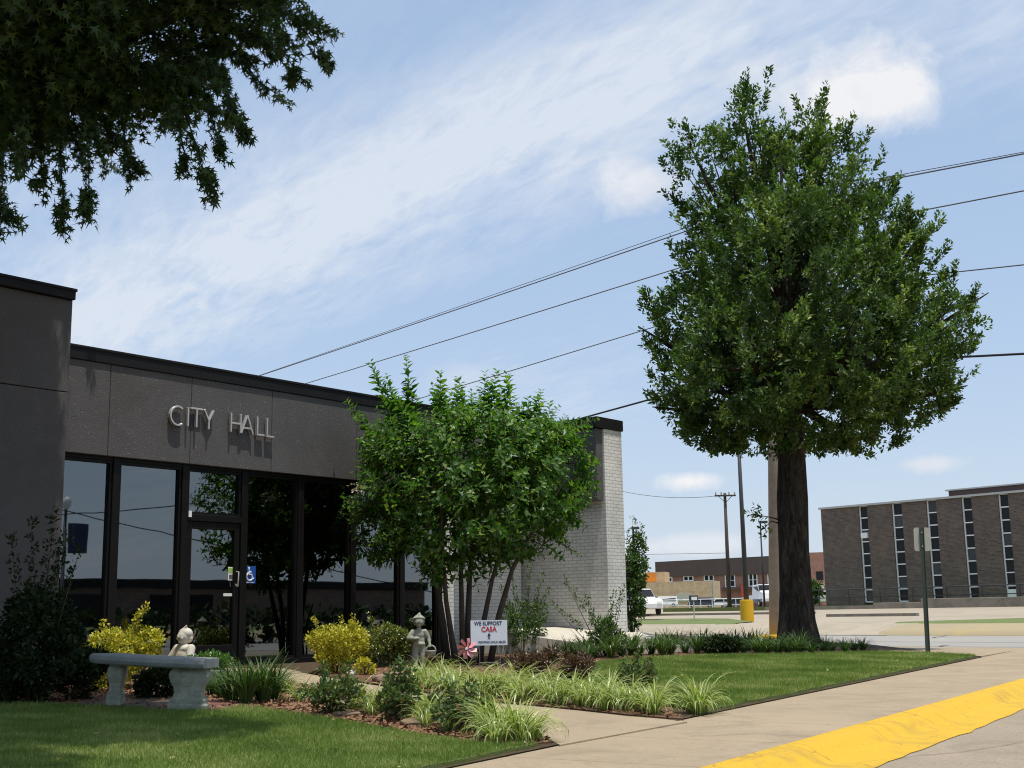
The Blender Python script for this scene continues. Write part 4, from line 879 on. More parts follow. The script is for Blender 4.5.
def vehicle(kind, name, label, cat, px, py, Y, rz, paint, group='vehicles parked beyond the lot', zoff=0.0, low=None):
    b = on_y(px, py, Y); z = b.z
    V = thing(name, label, cat, (b.x, b.y, z), rz, group); pr, wn = PROF[kind]; W = .92 if kind != 'car' else .85
    m = MB(); n = len(pr)
    def sec(y, k, dz=0): return [(x*k, y, (zz if zz < 1.05 else 1.05+(zz-1.05)*1)+dz) for x, zz in pr]
    secs = [[(x, -W+(.0 if zz < 1.15 else .17*min(1, (zz-1.15)/.6)), zz) for x, zz in pr], [(x, W-(.0 if zz < 1.15 else .17*min(1, (zz-1.15)/.6)), zz) for x, zz in pr]]
    m.add(secs[0]+secs[1], [tuple(range(n)), tuple(range(n, 2*n))[::-1]]+[(i, n+i, n+(i+1) % n, (i+1) % n) for i in range(n)])
    m.build('body', paint, V, bevel=.06, seg=2)
    for s_ in (-1, 1):
        q = [(x, s_*(W+.012-.17*max(0, min(1, (zz-1.15)/.6))), zz) for x, zz in wn]; q2 = [(x, y-s_*.05, zz) for x, y, zz in q]
        MB().add(q+q2, [(0, 1, 2, 3), (7, 6, 5, 4)]+[(i, (i+1) % 4, 4+(i+1) % 4, 4+i) for i in range(4)]).build('window', 'dark_glass', V)
    top = [i for i in range(n)]
    # windscreen and rear screen just proud of the body
    for (p, q, nm, nx) in ((wn[2], wn[3], 'windscreen', 1), (wn[1], wn[0], 'rear_window', -1)):
        i1, i2 = (4, 5) if nx > 0 else (3, 2)
        (xa, za), (xb, zb_) = pr[i1], pr[i2]
        if kind == 'van' : (xa, za), (xb, zb_) = (pr[3], pr[4]) if nx > 0 else (pr[2], pr[1])
        if kind == 'suv' : (xa, za), (xb, zb_) = (pr[3], pr[4]) if nx > 0 else (pr[2], pr[1])
        nrm_ = Vector((za-zb_, 0, xb-xa)).normalized()*(1 if nx > 0 else -1)
        if nrm_.x*nx < 0: nrm_ = -nrm_
        A_, B_ = Vector((xa, 0, za)).lerp(Vector((xb, 0, zb_)), .1)+nrm_*.02, Vector((xa, 0, za)).lerp(Vector((xb, 0, zb_)), .88)+nrm_*.02
        qs = [A_+Vector((0, -W*.78, 0)), A_+Vector((0, W*.78, 0)), B_+Vector((0, W*.9, 0)), B_+Vector((0, -W*.9, 0))]; q2 = [v-nrm_*.03 for v in qs]
        MB().add(qs+q2, [(0, 1, 2, 3), (7, 6, 5, 4)]+[(i, (i+1) % 4, 4+(i+1) % 4, 4+i) for i in range(4)]).build(nm, 'dark_glass', V)
    rad = .38 if kind in ('pickup', 'truck') else .34; ax = pr[-1][0]*.64
    for x in (-ax, ax):
        for s_ in (-1, 1):
            w_ = MB().tube([(x, s_*(W-.16), rad), (x, s_*(W+.03), rad)], rad, 16).build('wheel', 'tyre', V)
            MB().tube([(x, s_*(W+.025), rad), (x, s_*(W+.04), rad)], rad*.6, 12).build('rim', 'aluminium', w_)
    xf = pr[-2][0]
    for s_ in (-1, 1):
        MB().box((xf-.12, s_*W*.7-.16, .78), (xf+.03, s_*W*.7+.16, .95)).build('headlight', 'paper', V)
        xr = pr[1][0]; MB().box((xr-.03, s_*W*.82-.07, .8), (xr+.1, s_*W*.82+.07, 1.1)).build('tail_light', 'red_ink', V)
    if low: MB().box((pr[0][0]-.01, -W-.015, .5), (pr[-1][0]-.3, W+.015, .85)).build('lower_trim', low, V)
vehicle('pickup', 'pickup_truck', 'white pickup truck half hidden by the shrub at the white wing', 'pickup truck', 639.5, 615.2, 92, R(-78), 'car_white')
vehicle('van', 'parked_van', 'white van parked before the tan building, beside the railing', 'van', 665, 607, 250, R(172), 'car_white')
vehicle('suv', 'parked_car', 'white car at the far left end of the row before the tan building', 'car', 657, 607, 262, R(-100), 'car_white')
vehicle('van', 'parked_van', 'dark van parked behind the small white sign', 'van', 701, 607.5, 255, R(176), 'car_dark')
vehicle('suv', 'parked_car', 'silver-white car between the dark van and the distant utility pole', 'car', 718, 607.2, 258, R(178), 'car_white')
vehicle('suv', 'parked_car', 'dark car just right of the distant utility pole', 'car', 735, 607.2, 260, R(176), 'car_dark')
vehicle('truck', 'work_truck', 'white work truck with dark blue lower body between light pole and wooden pole', 'truck', 760, 606.5, 150, R(-80), 'car_white', low='car_blue')
vehicle('car', 'parked_car', 'white car glimpsed just right of the oak trunk', 'car', 819, 605.5, 125, R(170), 'car_white')

# ------------------------------------------------------------------ stone bench
ba, bb = yard(115, 709.5), yard(188, 714); ba.z += .03; bb.z += .03; bc = (ba+bb)/2
BN = thing('stone_bench', 'curved grey cast-stone garden bench on two scrolled pedestals', 'bench', (bc.x, bc.y, bc.z+.012)); BN.rotation_euler = (0, R(2.4), 0)
kz = bb.y/F_PX; seat_z = 40*kz; th_ = 9.5*kz
d_ = bb-ba; d_.z = 0; ln = d_.length; ax = d_.normalized(); nrm2 = Vector((ax.y, -ax.x, 0))      # towards the viewer
if nrm2.y > 0: nrm2 = -nrm2
Rb = 2.1; n = 22; half_ang = math.asin((ln/2+.19)/Rb)
# arc bulges towards the viewer
cen = -nrm2*(Rb*math.cos(math.asin(ln/2/Rb)))
def arc(r, a): return cen+ (nrm2*math.cos(a)+ax*math.sin(a))*r
prof = [(-.20, .012), (-.185, 0), (.185, 0), (.20, .012), (.215, th_*.45), (.205, th_*.85), (.18, th_), (-.18, th_), (-.205, th_*.85), (-.215, th_*.45)]
vs = []; 
for i in range(n+1):
    a = -half_ang+2*half_ang*i/n; e = 1-.10*max(0, abs(i-n/2)/(n/2)-.85)/.15
    for r_, z in prof: p = arc(Rb+r_*e, a); vs.append((p.x, p.y, seat_z+z))
m = len(prof); fs = [(i*m+j, i*m+(j+1) % m, (i+1)*m+(j+1) % m, (i+1)*m+j) for i in range(n) for j in range(m)]+[tuple(range(m)), tuple(n*m+j for j in range(m))[::-1]]
MB().add(vs, fs).build('seat', 'stone_seat', BN, smooth=False, bevel=.006, seg=2)
pedp = [(.165, 0), (.165, .045), (.15, .06), (.152, .10), (.13, .115), (.118, .16), (.128, .21), (.155, .26), (.168, .31), (.165, .345), (.14, .37), (.145, .385)]
for s_, P_ in ((-1, ba-bc), (1, bb-bc)):
    a = s_*math.asin(ln/2/Rb); tang = (-nrm2*math.sin(a)+ax*math.cos(a)); rad_ = (nrm2*math.cos(a)+ax*math.sin(a))
    # pedestal: broad across the seat's arc for the near one, edge-on for the far one as set out
    wide, thin = (rad_, tang) if s_ < 0 else (rad_*.75+tang*.66, None)
    wide = wide.normalized(); thin = Vector((-wide.y, wide.x, 0)); k = seat_z/.385; vs = []; c_ = P_.copy(); c_.z = 0
    vd = Vector((bc.x, bc.y, 0)).normalized(); vp = Vector((vd.y, -vd.x, 0))
    wide = (vp*.97-vd*.22).normalized() if s_ > 0 else (vd*.99+vp*.10).normalized(); thin = Vector((-wide.y, wide.x, 0))
    for w_, z in pedp:
        tk = (.085+(w_-.14)*.55)*(.72 if s_ < 0 else 1); 
        ww = w_*1.05
        for i_, (a_, b_) in enumerate(((-1, -1), (-.55, -1.0), (0, -1.12 if .1 < z < .35 else -1), (.55, -1.0), (1, -1), (1, 1), (.55, 1.0), (0, 1.12 if .1 < z < .35 else 1), (-.55, 1.0), (-1, 1))): 
            p = c_+wide*(ww*a_)+thin*(tk*b_); vs.append((p.x, p.y, z*k))
    q = 10; fs = [(i*q+j, i*q+(j+1) % q, (i+1)*q+(j+1) % q, (i+1)*q+j) for i in range(len(pedp)-1) for j in range(q)]+[tuple(range(q))[::-1], tuple((len(pedp)-1)*q+j for j in range(q))]
    MB().add(vs, fs).build('pedestal', 'stone_grey', BN, bevel=.008, seg=2)

# ------------------------------------------------------------------ statues (one continuous remeshed body each)
def blob_mesh(name, parts, mat, parent, voxel=.012, smooth_it=4):
    """parts: ('s', centre, radii) ellipsoids and ('c', p, q, r0, r1) tapered limbs, fused into one skin"""
    bm = bmesh.new()
    for a in parts:
        if a[0] == 's':
            _, c, r = a; bmesh.ops.create_uvsphere(bm, u_segments=20, v_segments=14, radius=1, matrix=Matrix.Translation(c) @ Matrix.Diagonal((*r, 1)))
        else:
            _, p, q, r0, r1 = a; p, q = Vector(p), Vector(q); d = q-p
            mt = Matrix.Translation((p+q)/2) @ d.to_track_quat('Z', 'Y').to_matrix().to_4x4()
            bmesh.ops.create_cone(bm, cap_ends=True, segments=16, radius1=r0, radius2=r1, depth=d.length, matrix=mt)
            for c, r in ((p, r0), (q, r1)): bmesh.ops.create_uvsphere(bm, u_segments=14, v_segments=10, radius=r, matrix=Matrix.Translation(c))
    me = bpy.data.meshes.new(name+'_raw'); bm.to_mesh(me); bm.free()
    tmp = link(name+'_raw', me); r = tmp.modifiers.new('r', 'REMESH'); r.mode = 'VOXEL'; r.voxel_size = voxel
    s = tmp.modifiers.new('s', 'SMOOTH'); s.iterations = smooth_it; s.factor = .5
    dg = bpy.context.evaluated_depsgraph_get(); dg.update(); nm = bpy.data.meshes.new_from_object(tmp.evaluated_get(dg)); nm.name = name
    bpy.data.objects.remove(tmp); bpy.data.meshes.remove(me)
    nm.materials.clear(); nm.materials.append(MT[mat]); nm.polygons.foreach_set('use_smooth', [True]*len(nm.polygons)); return link(name, nm, parent)
st = yard(419, 669.5); k = st.y/F_PX
S1 = thing('garden_statue', 'weathered stone child statue in a bonnet holding a basket, beneath the crape myrtle', 'statue', tuple(st), R(6)); S = 55*k/.79
def sc(*p): return tuple(x*S for x in p)
def limb(p, q, a, b): return ('c', sc(*p), sc(*q), a*S, b*S)
def ell(c, r): return ('s', sc(*c), sc(*r))
body = [ell((0, .01, .40), (.088, .066, .085)), ell((0, 0, .475), (.080, .058, .07)), ell((0, .0, .525), (.085, .05, .035)), limb((0, 0, .545), (0, -.005, .60), .030, .028),
        ell((0, -.008, .665), (.072, .072, .078)), ell((0, -.080, .655), (.011, .014, .012)), ell((-.030, -.066, .642), (.022, .018, .02)), ell((.030, -.066, .642), (.022, .018, .02)),
        ell((0, -.072, .622), (.016, .012, .008)), ell((-.026, -.076, .672), (.011, .007, .008)), ell((.026, -.076, .672), (.011, .007, .008)), ell((0, -.06, .604), (.022, .02, .016)),
        limb((-.042, 0, .34), (-.055, -.005, .20), .050, .046), limb((-.055, -.005, .20), (-.058, .0, .07), .05, .046), ell((-.056, -.0, .13), (.058, .052, .028)),
        limb((.042, 0, .34), (.055, -.005, .20), .050, .046), limb((.055, -.005, .20), (.058, .0, .07), .05, .046), ell((.056, -.0, .13), (.058, .052, .028)),
        ell((-.062, -.035, .045), (.034, .062, .03)), ell((.060, -.035, .045), (.034, .062, .03)),
        limb((-.085, 0, .52), (-.15, -.03, .43), .038, .034), limb((-.15, -.03, .43), (-.03, -.085, .425), .032, .022), ell((-.015, -.09, .43), (.028, .022, .022)),
        limb((.085, 0, .52), (.135, .0, .43), .038, .032), limb((.135, 0, .43), (.15, -.045, .34), .030, .021), ell((.152, -.05, .325), (.022, .024, .026)), ell((0, -.025, .35), (.095, .055, .03))]
for k_ in range(4): body.append(limb((.136+.010*k_, -.058, .330), (.138+.010*k_, -.075, .305), .0075, .006))
blob_mesh('body', body, 'stone_grey', S1, .0085*S/.8*1.0, 3)
hat = [ell((0, .018, .695), (.080, .074, .062)), limb((0, .01, .74), (.012, .012, .775), .035, .016), ell((-.052, .02, .655), (.03, .05, .05)), ell((.052, .02, .655), (.03, .05, .05)), ell((0, .035, .64), (.065, .04, .055))]+[limb((.078*math.cos(R(a_)), .012+.074*math.sin(R(a_)), .70-.012*math.sin(R(a_))), (.078*math.cos(R(a_+22)), .012+.074*math.sin(R(a_+22)), .70-.012*math.sin(R(a_+22))), .016, .016) for a_ in range(0, 360, 22)]
blob_mesh('bonnet', hat, 'stone_grey', S1, .009*S, 3)
bk = MB(); bk.tube([sc(.165, -.06, .185), sc(.165, -.06, .20), sc(.165, -.06, .245), sc(.165, -.06, .262)], [.05*S, .066*S, .074*S, .078*S], 16)
bk.tube([sc(.165+.068*math.cos(R(a_)), -.06, .258+.07*math.sin(R(a_))) for a_ in range(0, 181, 15)], .012*S, 8); bk.build('basket', 'stone_grey', S1, smooth=True)
MB().tube([(0, 0, -.05), (0, 0, .02*S), (0, 0, .035*S)], [.15*S, .15*S, .13*S], 20).build('plinth', 'stone_grey', S1)
# second statue behind the bench, turned away to the left
p2 = yard(183, 688); k = p2.y/F_PX; zt_ = on_y(183, 625, p2.y).z; S = (zt_-p2.z)/.60
S2 = thing('garden_statue', 'pale sunlit stone child statue in a pointed cap behind the bench', 'statue', tuple(p2), R(-35))
b2 = [ell((0, .0, .15), (.13, .11, .14)), ell((0, .0, .30), (.10, .08, .10)), ell((0, .0, .37), (.105, .07, .05)), limb((0, 0, .40), (0, -.005, .44), .033, .032), ell((0, -.012, .49), (.06, .062, .066)),
      ell((0, -.074, .484), (.011, .014, .011)), ell((-.026, -.06, .472), (.02, .016, .018)), ell((.026, -.06, .472), (.02, .016, .018)), ell((0, -.055, .44), (.02, .02, .016)), ell((-.022, -.068, .5), (.01, .007, .008)), ell((.022, -.068, .5), (.01, .007, .008)),
      limb((-.10, 0, .375), (-.15, -.04, .28), .043, .036), limb((-.15, -.04, .28), (-.09, -.12, .235), .03, .022), ell((-.085, -.13, .232), (.024, .028, .02)), limb((.10, 0, .375), (.13, -.04, .28), .043, .036), limb((.12, -.04, .28), (.06, -.12, .24), .03, .022), ell((.05, -.13, .238), (.026, .026, .02)),
      limb((-.05, -.04, .12), (-.06, -.2, .10), .06, .05), limb((.05, -.04, .12), (.06, -.2, .10), .06, .05), limb((-.06, -.2, .1), (-.06, -.21, .02), .048, .04), limb((.06, -.2, .1), (.06, -.21, .02), .048, .04), ell((0, .0, .02), (.15, .17, .03))]
blob_mesh('body', b2, 'stone_pale', S2, .009*S, 3)
blob_mesh('cap', [ell((0, .012, .515), (.072, .07, .06)), ell((0, .03, .47), (.068, .052, .05)), limb((0, -.0, .55), (.035, -.01, .595), .03, .008)], 'stone_pale', S2, .008*S, 3)
bw = MB(); bw.tube([sc(-.085, -.15, .15), sc(-.085, -.15, .22), sc(-.085, -.15, .235)], [.035*S, .055*S, .058*S], 14); bw.build('basket', 'stone_pale', S2, smooth=True)

# ------------------------------------------------------------------ yard sign and pinwheel
ys1, ys2 = yard(474, 672), yard(504, 672); Yc = 15.8
a, b = on_y(470.5, 620.5, Yc), on_y(507.5, 645, Yc); w = b.x-a.x; h = a.z-b.z; cx = (a.x+b.x)/2; gz = yard_z(cx, Yc)
YS = thing('yard_sign', 'white yard sign with red and navy lettering on wire legs', 'sign', (cx, Yc, gz), R(3)); zb_ = b.z-gz
bd = MB().box((-w/2, -.004, zb_), (w/2, .004, zb_+h)).build('board', 'sign_white', YS)
for x in (-w*.26, w*.30): MB().tube([(x, .008, -.1), (x, .008, zb_+h*.35)], .005, 6).build('leg', 'wire', YS)
MB().tube([(-w*.26, .008, zb_*.55), (w*.3, .008, zb_*.55)], .004, 6).build('brace', 'wire', YS)
def text(s, size, x, z, mat, parent, y, bold=0.0, width=None):
    cu = bpy.data.curves.new('text', 'FONT'); cu.body = s; cu.size = size; cu.align_x = 'CENTER'; cu.extrude = .0008; cu.offset = bold
    t = bpy.data.objects.new('text', cu); COL.objects.link(t); dg = bpy.context.evaluated_depsgraph_get(); dg.update()
    me = bpy.data.meshes.new_from_object(t.evaluated_get(dg)); bpy.data.objects.remove(t)
    xs_ = [v.co.x for v in me.vertices]; k = 1 if width is None else width/(max(xs_)-min(xs_))
    me.transform(Matrix.Translation((x, y, z)) @ Matrix.Rotation(math.pi/2, 4, 'X') @ Matrix.Diagonal((k, 1, 1, 1))); me.materials.clear(); me.materials.append(MT[mat]); return link('lettering', me, parent)
text('WE SUPPORT', h*.22, -.02*w, zb_+h*.80, 'navy_ink', bd, -.006, .0012, w*.76)
text('CASA', h*.27, 0, zb_+h*.55, 'red_ink', bd, -.006, .002, w*.42)
text('FIGHTING CHILD ABUSE', h*.12, .08*w, zb_+h*.09, 'navy_ink', bd, -.006, .0006, w*.74)
fg = MB().tube([(0, -.0065, zb_+h*.44), (0, -.0045, zb_+h*.44)], .012, 10); fg.bar((0, -.0055, zb_+h*.41), (0, -.0055, zb_+h*.31), .016, .002, up=(0, 1, 0)).bar((-.02, -.0055, zb_+h*.37), (.02, -.0055, zb_+h*.40), .007, .002, up=(0, 1, 0)).bar((0, -.0055, zb_+h*.32), (-.015, -.0055, zb_+h*.24), .007, .002, up=(0, 1, 0)).bar((0, -.0055, zb_+h*.32), (.015, -.0055, zb_+h*.24), .007, .002, up=(0, 1, 0)); fg.build('emblem', 'navy_ink', bd)
pw = on_y(467, 648.5, 14.9); gz = yard_z(pw.x, 14.9); PW = thing('pinwheel', 'pink foil pinwheel flower on a thin green stick by the yard sign', 'pinwheel', (pw.x, 14.9, gz), R(-8)); hz_ = pw.z-gz
MB().tube([(0, .02, -.05), (0, .02, hz_)], .006, 6).build('stick', 'green_plastic', PW)
rp = 10.5*14.9/F_PX; fl = MB()
for j in range(8):
    a = R(45*j+10); c, s_ = math.cos(a), math.sin(a); c2, s2 = math.cos(a+.62), math.sin(a+.62); c3, s3 = math.cos(a+.3), math.sin(a+.3)
    vs = [(0, -.01, hz_), (c*rp*.55, -.045, hz_+s_*rp*.55), (c3*rp, -.02, hz_+s3*rp), (c2*rp*.92, .005, hz_+s2*rp*.92), (c2*rp*.4, .01, hz_+s2*rp*.4)]
    vs2 = [(x, y+.004, z) for x, y, z in vs]; fl.add(vs+vs2, [(0, 1, 2, 3, 4), (9, 8, 7, 6, 5)]+[(i, (i+1) % 5, 5+(i+1) % 5, 5+i) for i in range(5)])
fl.build('vanes', 'pink', PW); MB().tube([(0, -.05, hz_), (0, .02, hz_)], .014, 8).build('hub', 'white_paint', PW)

# ------------------------------------------------------------------ edging stones
def stone(px, py, w, h, mat, label, seed):
    p = yard(px, py); k = p.y/F_PX; bm = bmesh.new(); bmesh.ops.create_icosphere(bm, subdivisions=3, radius=1)
    for v in bm.verts:
        n_ = 1+.22*mnoise.noise(v.co*1.3+Vector((seed, 0, 0)))+.1*mnoise.noise(v.co*3+Vector((seed, 3, 0)))
        c = v.co*n_; f = lambda t: math.copysign(abs(t)**.7, t); v.co = Vector((f(c.x)*w*k/2, f(c.y)*w*k*.36, (f(c.z)*.5+.42)*h*k))
    me = bpy.data.meshes.new('stone'); bm.to_mesh(me); bm.free(); me.materials.append(MT[mat]); me.polygons.foreach_set('use_smooth', [True]*len(me.polygons)); o = link('edging_stone', me); o.location = p; o.rotation_euler = (0, 0, seed); return tag(o, label, 'stone')
stone(396, 687, 24, 16, 'rock', 'rounded brown stone at the path edge before the child statue', .3)
stone(381, 683, 18, 9, 'rock', 'low brown stone just left of the rounded one at the path edge', .8)
stone(352, 676, 13, 6, 'stone_pale', 'small whitish stone at the foot of the golden shrub', 1.4)
stone(414, 727, 27, 9, 'rock', 'flat tan stone at the lawn side of the near flower bed', .1)
stone(346, 717, 30, 6, 'rock', 'long flat stone bordering the shaded lawn under the white-edged clumps', 2.9)

def mirrored(px, py, t): 
    d = ray(px, py); k = (D0-O).dot(NB)/d.dot(NB); p = O+d*k; m_ = (d-NB*(2*d.dot(NB))).normalized(); return p+m_*t
lt = mirrored(66, 506, 34); LA = thing('street_lamp', 'globe-topped street lamp with a dark banner mirrored in the leftmost glass pane', 'street lamp', (lt.x, lt.y, .05))
MB().tube([(0, 0, 0), (0, 0, .5), (0, 0, .55), (0, 0, lt.z-.2)], [.16, .14, .08, .06], 10).build('pole', 'pole_dark', LA, smooth=True)
MB().tube([(0, 0, lt.z-.2), (0, 0, lt.z-.05), (0, 0, lt.z+.2), (0, 0, lt.z+.35)], [.08, .18, .2, .05], 12).build('lamp_globe', 'white_paint', LA, smooth=True)
MB().box((-.02, .12, lt.z-1.9), (.02, .85, lt.z-.75)).build('banner', 'car_blue', LA)
for i, (ya, yb2) in enumerate(((512, 505), (519, 537))):
    a, b = mirrored(100, ya, 40), mirrored(182, yb2, 40); d_ = b-a
    tag(MB().tube([a-d_*4, a, b, b+d_*4], .025, 5).build('power_line', 'cable_black'), ['upper wire mirrored in the second glass pane', 'lower sloping wire mirrored in the second glass pane'][i], 'power line')

# ------------------------------------------------------------------ trees
def trunk_mesh(name, pts, rad, parent, mat='bark', flare=None, wob=.12, n=22):
    m = MB(); m.tube(pts, rad, n, wob=wob); return m.build(name, mat, parent, smooth=True)
def inside(P, lobes, f=1.0):
    d = np.full(len(P), 9.0)
    for c, r in lobes: d = np.minimum(d, np.linalg.norm((P-np.array(c))/np.array(r), axis=1))
    return d                                      # <1 inside the union
def crown_points(lobes, n, gap=-.22, ns=1.1, inner=.3):
    area = np.array([r[0]*r[1]+r[0]*r[2]+r[1]*r[2] for c, r in lobes]); pr = area/area.sum(); outP, outD = [], []
    cnt = 0
    while cnt < n:
        idx = RNG.choice(len(lobes), 4000, p=pr); d = sph(4000); rr = np.where(RNG.random(4000) < inner, RNG.uniform(.35, .85, 4000), RNG.uniform(.82, 1.04, 4000))
        C = np.array([lobes[i][0] for i in idx]); Rr = np.array([lobes[i][1] for i in idx]); P = C+d*Rr*rr[:, None]
        dm = inside(P, lobes); keep = (dm > .62) | (RNG.random(4000) < .25)
        nz_ = np.array([mnoise.noise(Vector(p)*ns)+.5*mnoise.noise(Vector(p)*ns*2.7) for p in P]); keep &= nz_ > gap
        outP.append(P[keep]); outD.append(nz(d/Rr)[keep]); cnt += keep.sum()
    return np.concatenate(outP)[:n], np.concatenate(outD)[:n]
def rosettes(P, D, per, spread, L, up=.25, jit=.06):
    """leaf tufts: per leaves fanned round each twig direction"""
    n = len(P); D = nz(D+np.array([0, 0, up])+RNG.normal(0, .35, (n, 3)))
    A = nz(np.cross(D, RNG.normal(size=(n, 3)))); B = np.cross(D, A); PP, DD, NN, LL, RR = [], [], [], [], []
    br = RNG.random(n)
    for k in range(per):
        th = 2*np.pi*k/per+RNG.uniform(0, .8, n); s = RNG.uniform(.5, 1.3, n)*spread
        o = np.cos(th)[:, None]*A+np.sin(th)[:, None]*B
        d = nz(D+o*s[:, None]); PP.append(P+D*RNG.uniform(-jit, jit, n)[:, None]*2+o*.02); DD.append(d); NN.append(nz(D*1.0-o*.3+RNG.normal(0, .25, (n, 3)))); LL.append(L*RNG.uniform(.7, 1.25, n)); RR.append(np.clip(br*.75+RNG.uniform(0, .35, n), 0, 1))
    return np.concatenate(PP), np.concatenate(DD), np.concatenate(NN), np.concatenate(LL), np.concatenate(RR)
# the big oak
tb = yard(797, 648); TY = tb.y; kx = TY/F_PX
OAK = thing('oak_tree', 'tall broad dark green oak standing at the end of the corner lawn', 'tree', tuple(tb))
def oakp(px, py, dy=0): p = on_y(px, py, TY+dy); return p-tb
axis = [(798.5, 653, 0), (797.5, 640, 0), (796.5, 620, 0), (795.5, 590, 0), (794, 550, 0), (792.6, 500, 0), (792, 450, 0), (790, 400, 0), (786, 320, 0), (778, 230, 0), (768, 140, 0)]
rad = [32, 23, 18.5, 17, 16, 15, 14.5, 13, 10, 6.5, 2.5]
tr = MB(); tr.tube([oakp(*a) for a in axis], [r*kx*.93 for r in rad], 26, wob=.16)
lob_px = [(749, 144, 28, 62, 0, 36), (708, 182, 32, 54, -.3, 50), (812, 158, 27, 56, .3, 36), (842, 192, 34, 54, .2, 50), (775, 220, 60, 80, 0, 80), (714, 250, 38, 56, -.4, 55), (862, 248, 52, 56, .2, 75), (900, 264, 28, 46, 0, 50), (922, 330, 52, 48, 0, 60), (950, 318, 22, 28, .3, 34), (698, 322, 42, 48, 0, 60), (800, 315, 105, 85, 0, 130), (705, 385, 46, 46, 0, 66), (895, 385, 60, 46, 0, 80), (795, 408, 112, 44, 0, 130), (725, 425, 48, 26, .6, 50), (865, 428, 48, 24, .4, 50), (790, 280, 75, 90, -2.1, 60), (800, 280, 75, 90, 2.1, 60), (750, 360, 66, 58, -2.4, 70), (850, 350, 62, 58, -2.2, 65), (770, 350, 70, 60, 2.4, 70), (850, 350, 62, 58, 2.3, 65), (680, 410, 18, 16, 0, 36), (782, 190, 34, 50, -.4, 60), (668, 345, 16, 22, .3, 30), (932, 393, 22, 24, -.3, 34)]
lobes = [(tuple(oakp(x, y, dy)), (rx*kx, ry_*kx, rz*kx)) for x, y, rx, rz, dy, ry_ in lob_px]
for i, (c, r) in enumerate(lobes):               # limbs out to the lobes
    c = Vector(c); t = min(.95, max(.45, c.z/12.2-.22)); zz = c.z*.62+1.2
    zs_ = [oakp(*a) for a in axis]; base = min(zs_, key=lambda p: abs(p.z-max(5.2, zz-.4)))
    mid = base.lerp(c, .5)+Vector((0, 0, -.25)); tip = base.lerp(c, 1.0)
    tr.tube([base, mid, tip, tip+(tip-mid)*.5], [.13, .085, .045, .012], 8, wob=.1)
    for j in range(6):
        d = Vector(sph(1)[0]); d.z = abs(d.z)*.6; e = tip+Vector((d.x*r[0], d.y*r[1], d.z*r[2]))*.85; tr.tube([mid.lerp(tip, .3+.1*j), mid.lerp(e, .6), e], [.04, .025, .008], 5)
for (x0, y0, x1, y1) in ((781, 520, 757, 515), (781, 524, 762, 530)): tr.tube([oakp(x0, y0), oakp((x0+x1)/2, y0-3), oakp(x1, y1)], [.02, .012, .006], 5)
tr.build('trunk', 'bark', OAK, smooth=True)
P, D = crown_points(lobes, 11500, gap=-.02, ns=1.55, inner=.2)
shell = np.where(inside(P, lobes, 1) > .93)[0]; pick = RNG.choice(shell, 560, replace=False)
for i in pick:                                    # sprays standing out of the crown's surface
    n_ = RNG.integers(5, 11); ex_ = D[i]*np.array([1, 1, .5])*.8+np.array([0, 0, .75]); t_ = RNG.uniform(.05, .62, n_)[:, None]
    P = np.concatenate([P, P[i]+ex_*t_*.8+RNG.normal(0, .04, (n_, 3))]); D = np.concatenate([D, np.repeat(ex_[None], n_, 0)])
# stray sprays at the ragged lower edge and small epicormic sprigs on the trunk
ex = np.array([oakp(*q) for q in ((690, 441, -.5), (716, 449, .3), (745, 447, -.6), (870, 452, .4), (905, 432, 0), (940, 412, .2), (756, 516, 0), (764, 531, 0), (757, 513, .1), (648, 345, .2), (983, 322, 0))]); ex = np.repeat(ex, 3, 0)+RNG.normal(0, .07, (len(ex)*3, 3))
P = np.concatenate([P, ex]); D = np.concatenate([D, nz(ex*np.array([1, 1, 0])+np.array([0, 0, -.3]))])
ro = rosettes(P, D, 10, .95, .102, up=.55); cl = np.array([mnoise.noise(Vector(p)*.9) for p in P]); ro_r = np.clip(ro[4]+np.tile(cl, 10)*.55-.08, 0, 1)
leaves('crown', *ro[:4], OBLONG, 'oak_leaf', OAK, rnd=ro_r, wide=1.4)

